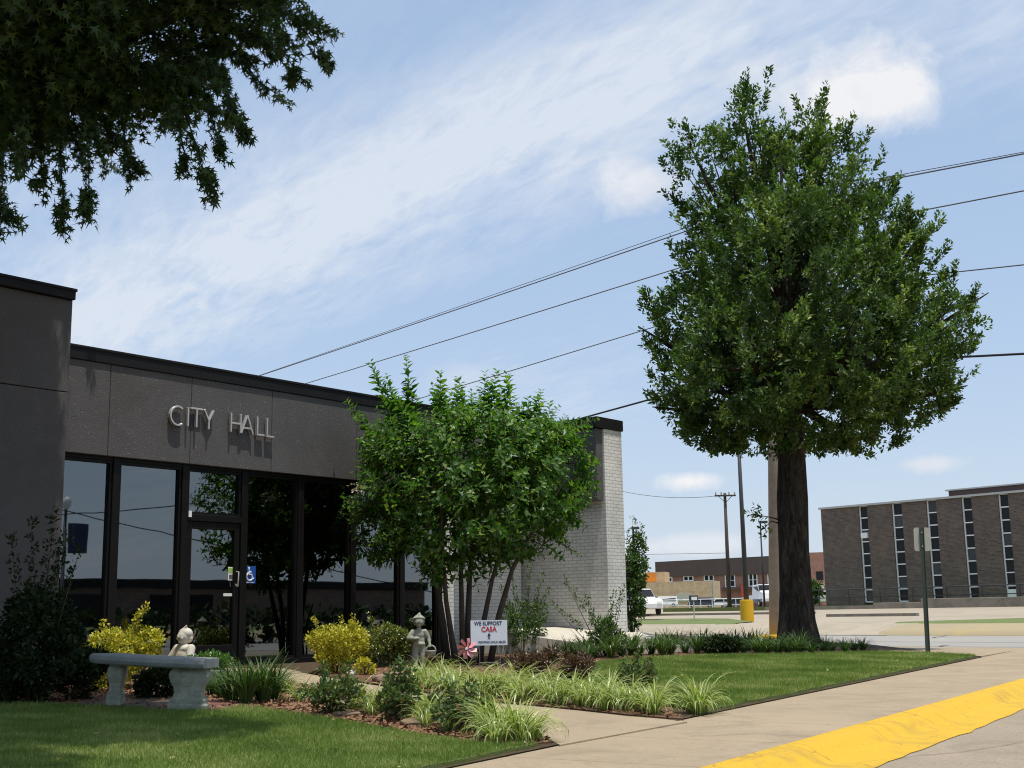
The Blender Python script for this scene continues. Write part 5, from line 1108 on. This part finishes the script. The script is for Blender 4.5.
# overhanging pin oak, trunk out of frame to the left
pt_ = Vector((-7.0, 11.6, yard_z(-7.0, 11.6)))
PIN = thing('oak_tree', 'overhanging dark oak with drooping star-leaved branch tips above the bench', 'tree', tuple(pt_))
pm = MB(); pm.tube([(0, 0, -.2), (0, 0, .4), (.05, 0, 2), (.1, 0, 5), (.15, .1, 8), (.2, .1, 11)], [.5, .36, .31, .26, .18, .06], 20, wob=.12)
def pv(px, py, Y, rx, rz, ry):
    c = on_y(px, py, Y)-pt_; k = Y/F_PX; return (tuple(c), (rx*k, ry, rz*k))
plob = [pv(90, 20, 10.0, 130, 70, 1.6), pv(190, 5, 9.6, 70, 40, 1.1), pv(60, 80, 9.8, 85, 36, 1.2), pv(0, 95, 10.2, 50, 36, 1.2), pv(130, 62, 10.2, 66, 34, 1.2), pv(20, 20, 9.0, 120, 80, 1.2), pv(160, -50, 9.8, 140, 60, 1.6), pv(235, -25, 10.0, 55, 36, 1.0), pv(40, -120, 10.5, 220, 110, 2.4),
        ((0, -3, 6.8), (2.4, 2.3, 1.5)), ((-2.5, 0, 6.8), (2.6, 3.0, 1.8)), ((.2, .2, 9.2), (3.2, 3.4, 2.0)), ((2.2, -1.8, 8.2), (2.6, 2.2, 1.3)), ((-.1, 3.4, 8.3), (2.0, 1.6, 1.4)), ((-.5, 4.4, 8.0), (1.6, 1.2, 1.2)), ((-1.5, 1.0, 5.0), (1.8, 2.2, 1.5)), ((-1.9, 3.5, 6.2), (1.6, 1.3, 1.4)), ((-1.2, -3.0, 5.2), (2.2, 2.0, 1.3)), ((-1.9, 3.4, 7.8), (1.9, 1.7, 1.5)), ((-.6, 1.6, 8.0), (2.2, 2.0, 1.6)), ((2.9, -1.8, 8.9), (2.5, 2.7, 1.4)), ((3.9, -3.6, 6.75), (1.2, 1.0, .6)), ((2.4, -4.4, 6.6), (1.5, 1.3, .8))]
P, D = crown_points([(c, r) for c, r in plob], 24000, gap=-.38, ns=1.0, inner=.45); D[:, 2] -= .5
for c, r in plob:
    c = Vector(c); pm.tube([(.1, 0, max(3.5, c.z-2.6)), tuple(Vector((.1, 0, c.z-1.6)).lerp(c, .5)+Vector((0, 0, .3))), tuple(c), tuple(c+Vector((c.x, c.y, 0)).normalized()*r[0]*.5+Vector((0, 0, -.1)))], [.12, .08, .045, .012], 8)
pr_, dr_, nr_, lr_, _ = rosettes(P, D, 9, 1.1, .082, up=-.1)
SPL = [pr_]; SDL = [dr_]; SNL = [nr_]; SLL = [lr_]
def spray(p0, p1, leafn, sub=5, bulge=.12):
    """drooping twig with leaves along it and short side twigs; world points"""
    p0, p1 = Vector(p0)-pt_, Vector(p1)-pt_; ln = (p1-p0).length; hz = Vector((p1.x-p0.x, p1.y-p0.y, 0))
    ctl = p0+hz*.55+Vector((0, 0, .10*ln)); pts = [p0*(1-t)**2+ctl*2*t*(1-t)+p1*t*t for t in [i/10 for i in range(11)]]
    pm.tube(pts, [.016-.013*i/10 for i in range(11)], 5)
    tw = [(pts, 1.0)]
    for j in range(sub):
        i = 2+int(7*j/max(1, sub-1)); a = pts[min(i, 9)]; d = Vector((RNG.normal(0, .5), RNG.normal(0, .6), -.55))+hz.normalized()*.5
        L_ = ln*RNG.uniform(.10, .22); q = [a, a+d*L_*.5, a+d*L_+Vector((0, 0, -.2*L_))]; pm.tube(q, [.006, .005, .002], 4); tw.append((q, .45))
    for q, w in tw:
        n_ = int(leafn*w/(1+.45*sub)*2); T_ = np.sqrt(RNG.random(n_)) if w == 1 else RNG.random(n_); A = np.array([tuple(x) for x in q]); u_ = T_*(len(A)-1); i_ = np.minimum(u_.astype(int), len(A)-2); f = (u_-i_)[:, None]
        B = A[i_]*(1-f)+A[i_+1]*f+RNG.normal(0, .028, (n_, 3)); tg = nz(A[i_+1]-A[i_])
        SPL.append(B); SDL.append(nz(tg*.5+RNG.normal(0, .6, (n_, 3))+np.array([0, 0, -.5]))); SNL.append(nz(RNG.normal(0, .7, (n_, 3))+np.array([0, 0, .5]))); SLL.append(RNG.uniform(.05, .09, n_))
tips = [((235, 15), (345, 72), 9.3, 170), ((250, -10), (340, 45), 9.8, 130), ((215, 45), (322, 88), 9.6, 160), ((200, 60), (283, 100), 10.1, 130), ((190, 70), (262, 148), 9.4, 200), ((185, 90), (240, 168), 9.9, 160), ((150, 85), (226, 207), 9.2, 230), ((160, 100), (205, 180), 9.7, 130), ((110, 90), (147, 190), 9.6, 210), ((90, 100), (106, 228), 9.3, 240), ((60, 110), (80, 240), 9.5, 240), ((40, 120), (60, 205), 9.9, 160), ((0, 110), (17, 243), 9.3, 220), ((-20, 120), (5, 205), 9.8, 150), ((20, 100), (40, 175), 9.1, 150), ((130, 100), (125, 160), 9.9, 150), ((225, -5), (300, 60), 9.0, 150), ((170, 70), (195, 135), 9.2, 150), ((265, 0), (318, 40), 10.4, 110), ((70, 90), (95, 170), 10.2, 160), ((210, 80), (250, 125), 9.0, 130)]
for (a, b, Y, n_) in tips: spray(on_y(a[0]-16, a[1]-6, Y+.5), on_y(b[0]-16, b[1]-4, Y), int(n_*1.15), 4)
for _ in range(46):                               # the rest of the skirt, all round the tree
    c, r = plob[RNG.integers(len(plob))]; th = RNG.uniform(0, 2*np.pi); a = Vector((c[0]+math.cos(th)*r[0]*.9, c[1]+math.sin(th)*r[1]*.9, c[2]-r[2]*.35)); 
    w = a+pt_
    if w.y > 6.5 and w.x > -5.6: continue
    spray(w, w+Vector((math.cos(th)*.5, math.sin(th)*.5, -1.0)), 150, 4)
shade_lobes = [((3.9, -2.3, 7.8), (1.5, 1.3, .7)), ((3.5, -3.3, 7.5), (1.5, 1.6, .8)), ((4.9, -2.9, 7.3), (1.2, 1.0, .45)), ((4.4, -4.9, 6.9), (.9, .8, .4)), ((1.0, 2.2, 8.1), (1.4, 1.5, 1.2)), ((-.4, 1.2, 7.6), (1.9, 1.8, 1.5)), ((-1.8, .2, 7.2), (2.0, 2.2, 1.5)), ((-1.6, 2.8, 7.0), (1.8, 1.6, 1.6)), ((2.6, -1.2, 8.8), (2.2, 2.0, 1.1)), ((1.6, -2.6, 8.4), (2.0, 1.6, 1.1)), ((-1.3, 1.2, 5.0), (1.6, 2.2, 1.4)), ((0.2, 0.4, 9.6), (2.6, 2.8, 1.4))]  # crown lobes out of view, added with larger leaves to shade wall and lawn
Pk, Dk = crown_points(shade_lobes, 15000, gap=-.5, ns=1.0, inner=.5); q_ = rosettes(Pk, Dk, 7, 1.1, .17, up=-.1)
SPL.append(q_[0]); SDL.append(q_[1]); SNL.append(q_[2]); SLL.append(q_[3])
pm.build('trunk', 'bark', PIN, smooth=True)
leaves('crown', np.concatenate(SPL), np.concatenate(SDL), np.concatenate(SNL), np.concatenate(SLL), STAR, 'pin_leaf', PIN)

# crape myrtle in front of the glass
mb_ = yard(474, 664); MY = mb_.y; km = MY/F_PX
MYR = thing('crape_myrtle', 'multi-stemmed bright green crape myrtle between the glass front and the white wing', 'tree', tuple(mb_))
def myp(px, py, dy=0): return on_y(px, py, MY+dy)-mb_
stm = MB(); fol = []
for pth, r0 in (([(447, 664, .2), (443, 625, .15), (437, 585, .1), (425, 520, 0), (405, 450, -.2)], .075), ([(456, 664, -.1), (452, 640, -.15), (446, 600, -.3), (442, 540, -.5), (440, 470, -.6)], .06), ([(463, 664, 0), (462, 620, 0), (461, 570, 0), (462, 500, .2), (465, 420, .4)], .055), ([(469, 664, .2), (468, 620, .2), (470, 570, .3), (480, 500, .5), (500, 430, .8)], .06), ([(480, 664, 0), (484, 620, 0), (492, 580, 0), (510, 520, .1), (530, 460, .2)], .05), ([(490, 664, -.1), (499, 615, -.1), (512, 570, -.2), (533, 530, -.3), (565, 480, -.4)], .055), ([(459, 664, .3), (450, 620, .3), (447, 600, .4)], .02)):
    stm.tube([myp(*a) for a in pth], [r0*(1-.17*i) for i in range(len(pth))], 9, wob=.15)
mlob_px = [(470, 495, 95, 80, 0, 80), (410, 480, 48, 60, -.1, 60), (535, 480, 55, 60, 0, 65), (460, 452, 70, 42, 0, 70), (400, 455, 38, 30, 0, 45), (520, 458, 55, 42, .1, 60), (440, 530, 45, 42, -.5, 50), (390, 535, 28, 18, -.3, 35), (495, 535, 50, 28, .2, 60), (565, 470, 28, 40, 0, 40), (478, 480, 70, 70, -1.0, 45), (478, 480, 70, 70, 1.0, 45), (370, 505, 22, 14, 0, 25), (435, 565, 22, 22, -.3, 25)]
mlob = [(tuple(myp(x, y, dy)), (rx*km, ry_*km, rz*km)) for x, y, rx, rz, dy, ry_ in mlob_px]
P, D = crown_points(mlob, 1450, gap=.0, ns=2.2, inner=.3)
LP_, LD_, LN_, LL_ = [], [], [], []
def shoot(p, d, ln, n_, L):
    """straight-ish shoot with leaf pairs along it"""
    p = Vector(p); d = Vector(d).normalized(); q = [p, p+d*ln*.5+Vector(RNG.normal(0, .02, 3)), p+d*ln]; stm.tube(q, [.008, .006, .002], 4)
    side = d.cross(Vector((RNG.normal(), RNG.normal(), .3))).normalized(); oth = d.cross(side)
    for k in range(n_):
        t = k/(n_-1) if n_ > 1 else 1; b = q[0]*(1-t)**2+q[1]*2*t*(1-t)+q[2]*t*t; ax_ = side if k % 2 else oth
        for s_ in (-1, 1):
            LP_.append(tuple(b)); v = ax_*s_+d*RNG.uniform(.15, .7)+Vector(RNG.normal(0, .2, 3)); LD_.append(tuple(v)); LN_.append(tuple(d+Vector(RNG.normal(0, .25, 3)))); LL_.append(L*RNG.uniform(.75, 1.2)*(1-.45*max(0, t-.6)/.4))
for p, d in zip(P, D):
    dd = Vector(d)*.8+Vector((0, 0, .5))+Vector(RNG.normal(0, .35, 3)); shoot(Vector(p)-dd.normalized()*.18, dd, RNG.uniform(.24, .42), 5, .135)
for (x0, y0, x1, y1, dy) in ((395, 430, 371, 362, .1), (418, 420, 406, 356, 0), (385, 450, 347, 402, .2), (440, 420, 440, 372, -.2), (450, 430, 432, 385, .3), (462, 425, 459, 378, .1), (488, 420, 485, 373, 0), (492, 425, 497, 371, .3), (505, 425, 509, 377, -.2), (515, 425, 506, 374, .2), (528, 430, 529, 398, .1), (538, 430, 538, 393, 0), (535, 440, 541, 391, .2), (555, 450, 575, 430, 0), (570, 455, 590, 428, .2), (575, 470, 599, 460, 0), (570, 490, 593, 485, -.2), (565, 510, 583, 528, 0), (400, 470, 360, 450, 0), (385, 500, 352, 525, 0), (390, 545, 347, 560, -.1), (400, 555, 362, 557, -.3), (410, 550, 375, 558, -.2), (420, 440, 388, 385, .4), (470, 430, 474, 395, .5), (395, 520, 372, 545, .3), (545, 455, 560, 428, -.3), (445, 415, 452, 390, .2), (415, 430, 395, 395, -.3)):
    a, b = myp(x0, y0, dy), myp(x1, y1, dy); ln = (b-a).length; shoot(a, b-a, ln, int(ln/.042), .18)
    for _ in range(2):
        a2 = a+Vector(RNG.normal(0, .1, 3)); shoot(a2, (b-a)+Vector(RNG.normal(0, .1, 3)), ln*RNG.uniform(.5, .8), int(ln/.05), .16)
for _ in range(170):                              # long free shoots fanning up and out of the mass
    x_, y_ = RNG.uniform(385, 560), RNG.uniform(430, 530); a = myp(x_, y_, RNG.uniform(-.9, .9)); d = Vector(((x_-472)/85*.75+RNG.normal(0, .25), RNG.normal(0, .45), RNG.uniform(.1, 1.0))); ln = RNG.uniform(.45, .95)
    if a.z+d.normalized().z*ln > 4.05: ln *= .5
    shoot(a, d, ln, int(ln/.055), .15)
for _ in range(40):                               # drooping lower sprays
    x_, y_ = RNG.uniform(385, 560), RNG.uniform(500, 545); a = myp(x_, y_, RNG.uniform(-.9, .7)); d = Vector(((x_-472)/85*.8+RNG.normal(0, .2), RNG.normal(0, .4), RNG.uniform(-.7, -.1))); shoot(a, d, RNG.uniform(.35, .6), 9, .115)
stm.build('trunk', 'bark_smooth', MYR, smooth=True)
leaves('crown', LP_, LD_, LN_, LL_, OVAL, 'myrtle_leaf', MYR, wide=1.3)
bl_ = myp(367, 487, -.4); Pb = np.array(bl_)+RNG.normal(0, 1, (160, 3))*np.array([.13, .1, .06])
leaves('blossom', Pb, sph(160), sph(160), RNG.uniform(.03, .055, 160), OVAL, 'pale_petal', MYR, wide=1.8)

# ------------------------------------------------------------------ shrubs
def shrub(name, label, cat, px, pyb, w_px, h_px, mat, n, L, tm=OVAL, up=.5, dome=.75, depth=1.0, gap=-.18, ns=5.0, lean=0, group=None, Y=None, stems=5, extra=None, per=5, wide=1.4, irregular=.35, zoff=0):
    b = yard(px, pyb) if Y is None else (lambda p: Vector((p.x, Y, yard_z(p.x, Y))))(on_y(px, pyb, Y))
    k = b.y/F_PX; w, h = w_px*k, h_px*k; T_ = thing(name, label, cat, (b.x, b.y, b.z+zoff), 0, group)
    nl = 9; lob = [((0, 0, h*.42), (w*.32, w*.32*depth, h*.40))]
    for j in range(nl):
        a = 2*math.pi*j/nl+RNG.uniform(0, .8); q = RNG.uniform(.5, 1)*irregular
        lob.append(((math.cos(a)*w*(.5-q*.42), math.sin(a)*w*depth*(.5-q*.42), h*RNG.uniform(.3, dome)), (w*q*.55, w*q*.55*depth, h*q*.6)))
    P, D = crown_points(lob, n, gap, ns, .3); P[:, 2] = np.maximum(P[:, 2], .02)
    m = MB()
    for j in range(stems):
        a = RNG.uniform(0, 6.28); e = Vector((math.cos(a)*w*.28, math.sin(a)*w*.28*depth, h*RNG.uniform(.5, .85))); m.tube([(e.x*.12, e.y*.12, -.04), (e.x*.5, e.y*.5, e.z*.55), tuple(e)], [.012, .009, .004], 5)
    if extra:
        for (ex_, ey_, hh) in extra: 
            e = Vector((ex_*k, ey_*k, hh*k)); m.tube([(e.x*.1, e.y*.1, 0), (e.x*.6, e.y*.6, e.z*.55), tuple(e)], [.009, .006, .002], 5); q = np.linspace(.35, 1, 26)[:, None]; pp = np.array([e.x, e.y, 0])*q**1.3+np.array([0, 0, e.z])*q+RNG.normal(0, L*.35, (26, 3)); P = np.concatenate([P, pp]); D = np.concatenate([D, nz(RNG.normal(0, .6, (26, 3))+np.array([e.x, e.y, .4])*.4)])
    m.build('stem', 'stem', T_, smooth=True)
    leaves('foliage', *rosettes(P, D, per, .9, L, up=up, jit=L*.4)[:4], tm, mat, T_, wide=wide); return T_
shrub('golden_shrub', 'bright yellow-leaved shrub behind the left end of the stone bench', 'shrub', 110, 690, 90, 70, 'yellow_leaf', 1500, .04, gap=-.45, dome=.8, extra=[(32, 0, 80), (28, 4, 78), (-10, 0, 66)], per=6)
shrub('golden_shrub', 'bright golden-yellow shrub at the path in front of the glass door', 'shrub', 337, 674, 54, 50, 'yellow_leaf', 1300, .038, gap=-.45, dome=.8, extra=[(-24, 0, 54), (16, 0, 54), (4, 0, 53)], per=6)
shrub('golden_shrub', 'duller green and gold shrub just right of the bright one by the door', 'shrub', 378, 668, 44, 46, 'mixed_leaf', 900, .04, gap=-.45, dome=.8, extra=[(-8, 0, 51)], per=6)
shrub('golden_shrub', 'small green and gold shrub close behind the basket statue', 'shrub', 401, 667, 32, 44, 'mixed_leaf', 380, .05, per=6)
shrub('golden_shrub', 'tiny yellow-green sprig plant among the path edge stones', 'shrub', 366, 676, 20, 17, 'yellow_leaf', 90, .045, per=5)
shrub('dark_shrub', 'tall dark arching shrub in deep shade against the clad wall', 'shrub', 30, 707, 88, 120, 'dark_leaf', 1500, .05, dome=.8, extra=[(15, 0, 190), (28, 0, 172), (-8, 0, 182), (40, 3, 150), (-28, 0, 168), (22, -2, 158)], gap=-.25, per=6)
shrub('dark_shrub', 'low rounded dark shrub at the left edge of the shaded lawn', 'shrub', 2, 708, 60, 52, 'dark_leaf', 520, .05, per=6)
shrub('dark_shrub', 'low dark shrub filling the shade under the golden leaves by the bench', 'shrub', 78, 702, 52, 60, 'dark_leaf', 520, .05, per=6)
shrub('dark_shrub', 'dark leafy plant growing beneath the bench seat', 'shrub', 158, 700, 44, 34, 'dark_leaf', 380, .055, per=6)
shrub('leafy_shrub', 'airy green shrub with thin upright twigs at the landing, behind the yard sign', 'shrub', 524, 654, 44, 60, 'light_leaf', 560, .05, dome=.85, extra=[(-12, 0, 84), (8, 0, 88), (20, 0, 78), (-22, 0, 66), (26, 0, 62)], per=5)
shrub('leafy_shrub', 'green shrub with arching feathery twigs in front of the white brick wing', 'shrub', 607, 650, 34, 44, 'light_leaf', 460, .05, Y=22.3, dome=.85, extra=[(-40, 0, 78), (-20, 0, 60), (18, 0, 66), (-52, 2, 52), (8, 0, 62)], per=5)
gp = on_y(637, 640, 33); 
shrub('vine_tree', 'tall narrow green shrub rising behind the corner of the white wing', 'shrub', 633, 652, 30, 92, 'light_leaf', 1000, .085, Y=33, dome=.9, extra=[(4, 0, 116), (12, 0, 108), (-3, 0, 100), (14, 0, 92)], per=5, ns=1.8, irregular=.4)
shrub('barberry_shrub', 'reddish-bronze shrub beside the yard sign, left of the landing shrubs', 'shrub', 533, 682, 46, 32, 'bronze_leaf', 420, .045, per=5)
shrub('barberry_shrub', 'reddish-bronze twiggy shrub at the left end of the corner lawn', 'shrub', 577, 684, 34, 26, 'bronze_leaf', 300, .045, per=5, extra=[(4, 0, 32), (-8, 0, 30)])
shrub('barberry_shrub', 'russet low shrub below the white brick end wall', 'shrub', 605, 655, 28, 22, 'bronze_leaf', 220, .06, per=5)
shrub('rose_bush', 'sparse upright rose bush in the striped clumps beside the corner lawn', 'rose bush', 637, 697, 36, 34, 'rose_leaf', 240, .045, per=5, gap=-.1, extra=[(0, 0, 40), (-12, 0, 34), (14, 0, 36)])
shrub('rose_bush', 'green leafy rose bush at the shaded end of the near flower bed', 'rose bush', 333, 716, 56, 38, 'rose_leaf', 250, .05, per=5, extra=[(-10, 0, 47), (14, 0, 46)])
shrub('rose_bush', 'dark upright rose bush standing mid-way along the near flower bed', 'rose bush', 399, 723, 34, 44, 'rose_leaf', 190, .05, per=5, gap=-.3, extra=[(2, 0, 60), (-10, 0, 50), (12, 0, 52)])
r4 = shrub('rose_bush', 'reddish-tipped rose bush near the pointed end of the near flower bed', 'rose bush', 463, 734, 50, 36, 'rose_leaf', 190, .048, per=5, gap=-.25, extra=[(-14, 0, 48), (10, 0, 46)])
shrub('rose_bush', 'small dark rose bush between the upright one and the striped clumps', 'rose bush', 438, 722, 24, 26, 'rose_leaf', 160, .045, per=5)
shrub('purple_shrub', 'small purple-leaved ball shrub before the tan parking lot', 'shrub', 672, 652, 12, 16, 'bronze_leaf', 120, .06, per=5)
shrub('round_shrub', 'dark clipped round shrub in the tree bed left of the oak trunk', 'shrub', 721, 655, 34, 20, 'dark_leaf', 420, .07, per=6, dome=.6)
shrub('far_tree', 'small green tree between the oak trunk and the brown office block', 'tree', 814, 604, 14, 26, 'light_leaf', 260, .35, Y=118, per=5, ns=.8, wide=1.2, zoff=1.0)
shrub('fern_plant', 'feathery bright green mound in the pot behind the bench', 'plant', 208, 691, 42, 26, 'bright_leaf', 560, .035, per=6, depth=.7, gap=-.6, zoff=.16)
pp = yard(208, 691); k = pp.y/F_PX; PO = thing('plant_pot', 'round stone pot holding the bright green mound behind the bench', 'pot', tuple(pp))
MB().tube([(0, 0, 0), (0, 0, .02), (0, 0, .20), (0, 0, .23)], [.15, .16, .21, .22], 22).build('bowl', 'stone_grey', PO, smooth=False, bevel=.008)
MB().tube([(0, 0, .225), (0, 0, .235)], [.19, .19], 16).build('soil', 'soil', PO)

nh = 9000; tq = RNG.uniform(-45, 60, nh); Ph = np.array([hs0.x, hs0.y, 0])+tq[:, None]*np.array([KD.x, KD.y, 0])-RNG.uniform(0, 1.0, nh)[:, None]*np.array([KN.x, KN.y, 0]); Ph[:, 2] = RNG.uniform(.02, 1.45, nh)
leaves('foliage', Ph, RNG.normal(size=(nh, 3)), RNG.normal(size=(nh, 3)), RNG.uniform(.25, .4, nh), OVAL, 'dark_leaf', HG, wide=2)
# ------------------------------------------------------------------ strap-leaved clumps
def clump_mesh(name, nb, ln, spread, green, cream, seed, stalks=0):
    rng = np.random.default_rng(seed); V, F, Mi, Rn = [], [], [], []
    for i in range(nb):
        th = rng.uniform(0, 2*math.pi); L = ln*rng.uniform(.6, 1.15); w = rng.uniform(.0042, .0078)*(ln/.4); lean = rng.uniform(.35, 1.15)*spread; cx, cy = math.cos(th), math.sin(th); r0 = rng.uniform(0, .055); tw = rng.normal(0, .35); sx, sy = -math.sin(th+tw), math.cos(th+tw); k0 = len(V); rv = rng.random()
        ns = 6; x = r0; z = 0.0; ang = math.pi/2-lean*.35
        for s in range(ns+1):
            t = s/ns; ww = w*(1-t**2.2)*(.7+.6*min(1, t*3)); 
            for q in (-1, -.25, .45, 1): V.append((cx*x+sx*ww*q, cy*x+sy*ww*q, z-.002*abs(q))); Rn.append(min(1, max(0, rv*.7+.25*t)))
            x += L/ns*math.cos(ang); z += L/ns*math.sin(ang); ang -= lean*(.20+.42*t)
        for s in range(ns):
            for q in range(3): F.append((k0+s*4+q, k0+s*4+q+1, k0+s*4+q+5, k0+s*4+q+4)); Mi.append(0 if q == 1 else (1 if cream else 0))
    me = bpy.data.meshes.new(name); me.from_pydata(V, [], F); me.materials.append(MT[green]); me.materials.append(MT[cream or green]); me.polygons.foreach_set('material_index', Mi)
    at = me.attributes.new('rnd', 'FLOAT', 'POINT'); at.data.foreach_set('value', np.array(Rn, np.float32)); me.update(); return me
VAR = [clump_mesh('striped_clump', 64, .42, 1.45, 'blade_green', 'blade_cream', 100+i) for i in range(4)]
DRK = [clump_mesh('green_clump', 70, .42, 1.0, 'blade_dark', None, 200+i) for i in range(4)]
BRT = [clump_mesh('bright_clump', 90, .42, 1.0, 'blade_green', None, 300+i) for i in range(2)]
ORD = ['first', 'second', 'third', 'fourth', 'fifth', 'sixth', 'seventh', 'eighth', 'ninth', 'tenth', 'eleventh', 'twelfth', 'thirteenth', 'fourteenth', 'fifteenth', 'sixteenth', 'seventeenth', 'eighteenth', 'nineteenth', 'twentieth', 'twenty-first', 'twenty-second', 'twenty-third', 'twenty-fourth', 'twenty-fifth', 'twenty-sixth', 'twenty-seventh', 'twenty-eighth', 'twenty-ninth', 'thirtieth']
PROTO = {}
def clump(meshes, name, px, py, size, label, group, i):
    me = meshes[i % len(meshes)]; p = yard(px, py, .015)
    src = PROTO.get(me.name)
    if src is None: o = bpy.data.objects.new(name, me); PROTO[me.name] = o
    else: o = src.copy(); o.name = name
    COL.objects.link(o); o.location = p; o.rotation_euler = (0, 0, RNG.uniform(0, 6.28)); o.scale = (size,)*3; tag(o, label, 'plant', group); return o
G1 = 'striped strap-leaved clumps along the path edge'
for i in range(19):
    x = 414+i*13.6; y = np.interp(x, [411, 455, 499, 540, 580, 624, 665], [690, 696.5, 702, 705.5, 709.5, 714.5, 718])-2
    clump(VAR, 'striped_clump', x+RNG.normal(0, 1.5), y+RNG.normal(0, .6), RNG.uniform(.85, 1.1), ('striped strap-leaved clump at the path, %s from the statue in the front row' % ORD[i]), G1, i)
G2 = 'striped strap-leaved clumps in the row behind the path edge'
for i in range(12):
    x = 422+i*19; y = np.interp(x, [411, 455, 499, 540, 580, 624, 665], [690, 696.5, 702, 705.5, 709.5, 714.5, 718])-11
    clump(VAR, 'striped_clump', x+RNG.normal(0, 2), y+RNG.normal(0, 1), RNG.uniform(.85, 1.1), ('striped strap-leaved clump of the row behind the path-edge row, %s from the statue' % ORD[i]), G2, i+1)
clump(VAR, 'striped_clump', 698, 714.5, 1.15, 'lone striped clump in bare soil at the corner of lawn and sidewalk', None, 2)
clump(VAR, 'striped_clump', 703, 713.5, .9, 'smaller striped clump leaning against the lone one at the lawn corner', None, 0)
clump(VAR, 'striped_clump', 655, 708, .8, 'small striped clump between the sparse rose bush and the lawn corner', None, 1)
G3 = 'striped clumps of the near flower bed'
for i, (x, y, s) in enumerate([(300, 703, .85), (285, 694, .8), (355, 710, .95), (371, 716, .85), (383, 712, .9), (418, 718, .8), (432, 722, .95), (425, 728, .75), (448, 731, .8), (487, 737, .95), (478, 726, .9), (500, 741, 1.1), (520, 744, 1.15), (512, 735, 1.0), (534, 742, .8), (495, 746, .85)]):
    clump(VAR, 'striped_clump', x, y, s, 'striped strap-leaved clump of the near mulch bed, %s from the stone bench' % ORD[i], G3, i)
G4 = 'dark green strap-leaved clumps behind the bench'
for i, (x, y, s) in enumerate([(232, 704, 1.2), (246, 706, 1.35), (262, 704, 1.35), (275, 702, 1.15), (222, 700, 1.0), (255, 697, 1.15), (238, 693, 1.0), (212, 697, .9)]):
    clump(DRK, 'green_clump', x, y, s, ['glossy dark clump right of the bench, its left part', 'full glossy dark clump right of the bench, second from the seat', 'biggest glossy arching clump right of the bench', 'glossy dark clump at the outer end beside the striped ones', 'small dark clump tucked behind the right pedestal of the bench', 'dark clump standing behind the biggest arching one', 'dark clump behind the one nearest the bench', 'dark clump hidden half behind the bench seat end'][i], G4, i)
G5 = 'dark green grassy clumps of the bed under the oak'
for i in range(30):
    x = 556+i*10.6; y = np.interp(x, [540, 600, 640, 700, 770, 840, 880], [664, 659.5, 656.5, 654.5, 654.5, 653.5, 653])
    if 776 < x < 826: y += 1.2
    clump(DRK, 'green_clump', x+RNG.normal(0, 2), y+RNG.normal(0, .7), RNG.uniform(.75, 1.15)*(1.1 if i < 24 else .8), 'dark grassy clump of the front row under the oak, %s from the white wing' % ORD[i], G5, i)
G6 = 'dark green grassy clumps at the back of the bed under the oak'
for i in range(26):
    x = 570+i*11; y = np.interp(x, [540, 600, 640, 700, 770, 840, 880], [658, 655, 653, 651.5, 651.5, 651, 651])
    clump(DRK, 'green_clump', x+RNG.normal(0, 2), y+RNG.normal(0, .6), RNG.uniform(.85, 1.35)*(1 if i < 22 else .75), 'dark grassy clump of the back row under the oak, %s from the white wing' % ORD[i], G6, i+2)
for (x, y, s, l) in ((762, 655.6, 1.25, 'bright lime green grassy clump just left of the oak trunk'), (663, 656.5, 1.1, 'bright green grassy clump in the tree bed below the purple ball shrub'), (612, 659.5, 1.2, 'bright green grassy clump in front of the russet shrub by the white wing'), (632, 656, 1.1, 'bright green grassy clump at the foot of the vine-like tall shrub')):
    clump(BRT, 'bright_clump', x, y, s, l, None, int(x))
# flower stalks in the tree bed
for i, (x, y, h) in enumerate([(706, 655, 26), (690, 654, 22), (735, 654, 24), (655, 655, 22), (748, 654, 21)]):
    p = yard(x, y); k = p.y/F_PX; T_ = thing('seed_stalk', ['tall dark seed stalk left of the round clipped shrub, tallest of its kind', 'thin seed stalk right of the purple ball shrub', 'thin seed stalk just right of the round clipped shrub', 'thin seed stalk left of the purple ball shrub', 'thin seed stalk between round shrub and oak trunk'][i], 'plant', tuple(p), 0, 'seed stalks in the bed under the oak')
    MB().tube([(0, 0, 0), (.02, 0, h*k*.6), (.03, 0, h*k)], [.006, .005, .003], 5).build('stem', 'stem', T_); MB().tube([(.025, 0, h*k*.75), (.03, 0, h*k*.88), (.03, 0, h*k)], [.006, .02, .004], 6).build('seed_head', 'rose_leaf', T_)

# ------------------------------------------------------------------ render settings
vs_ = scene.view_settings; vs_.view_transform = 'Standard'; vs_.look = 'None'; vs_.exposure = 0.0; vs_.gamma = 1.0
scene.render.engine = 'CYCLES'; scene.cycles.max_bounces = 8; scene.cycles.transparent_max_bounces = 12; scene.cycles.use_denoising = True; scene.cycles.filter_width = 1.1; scene.cycles.caustics_reflective = False; scene.cycles.caustics_refractive = False
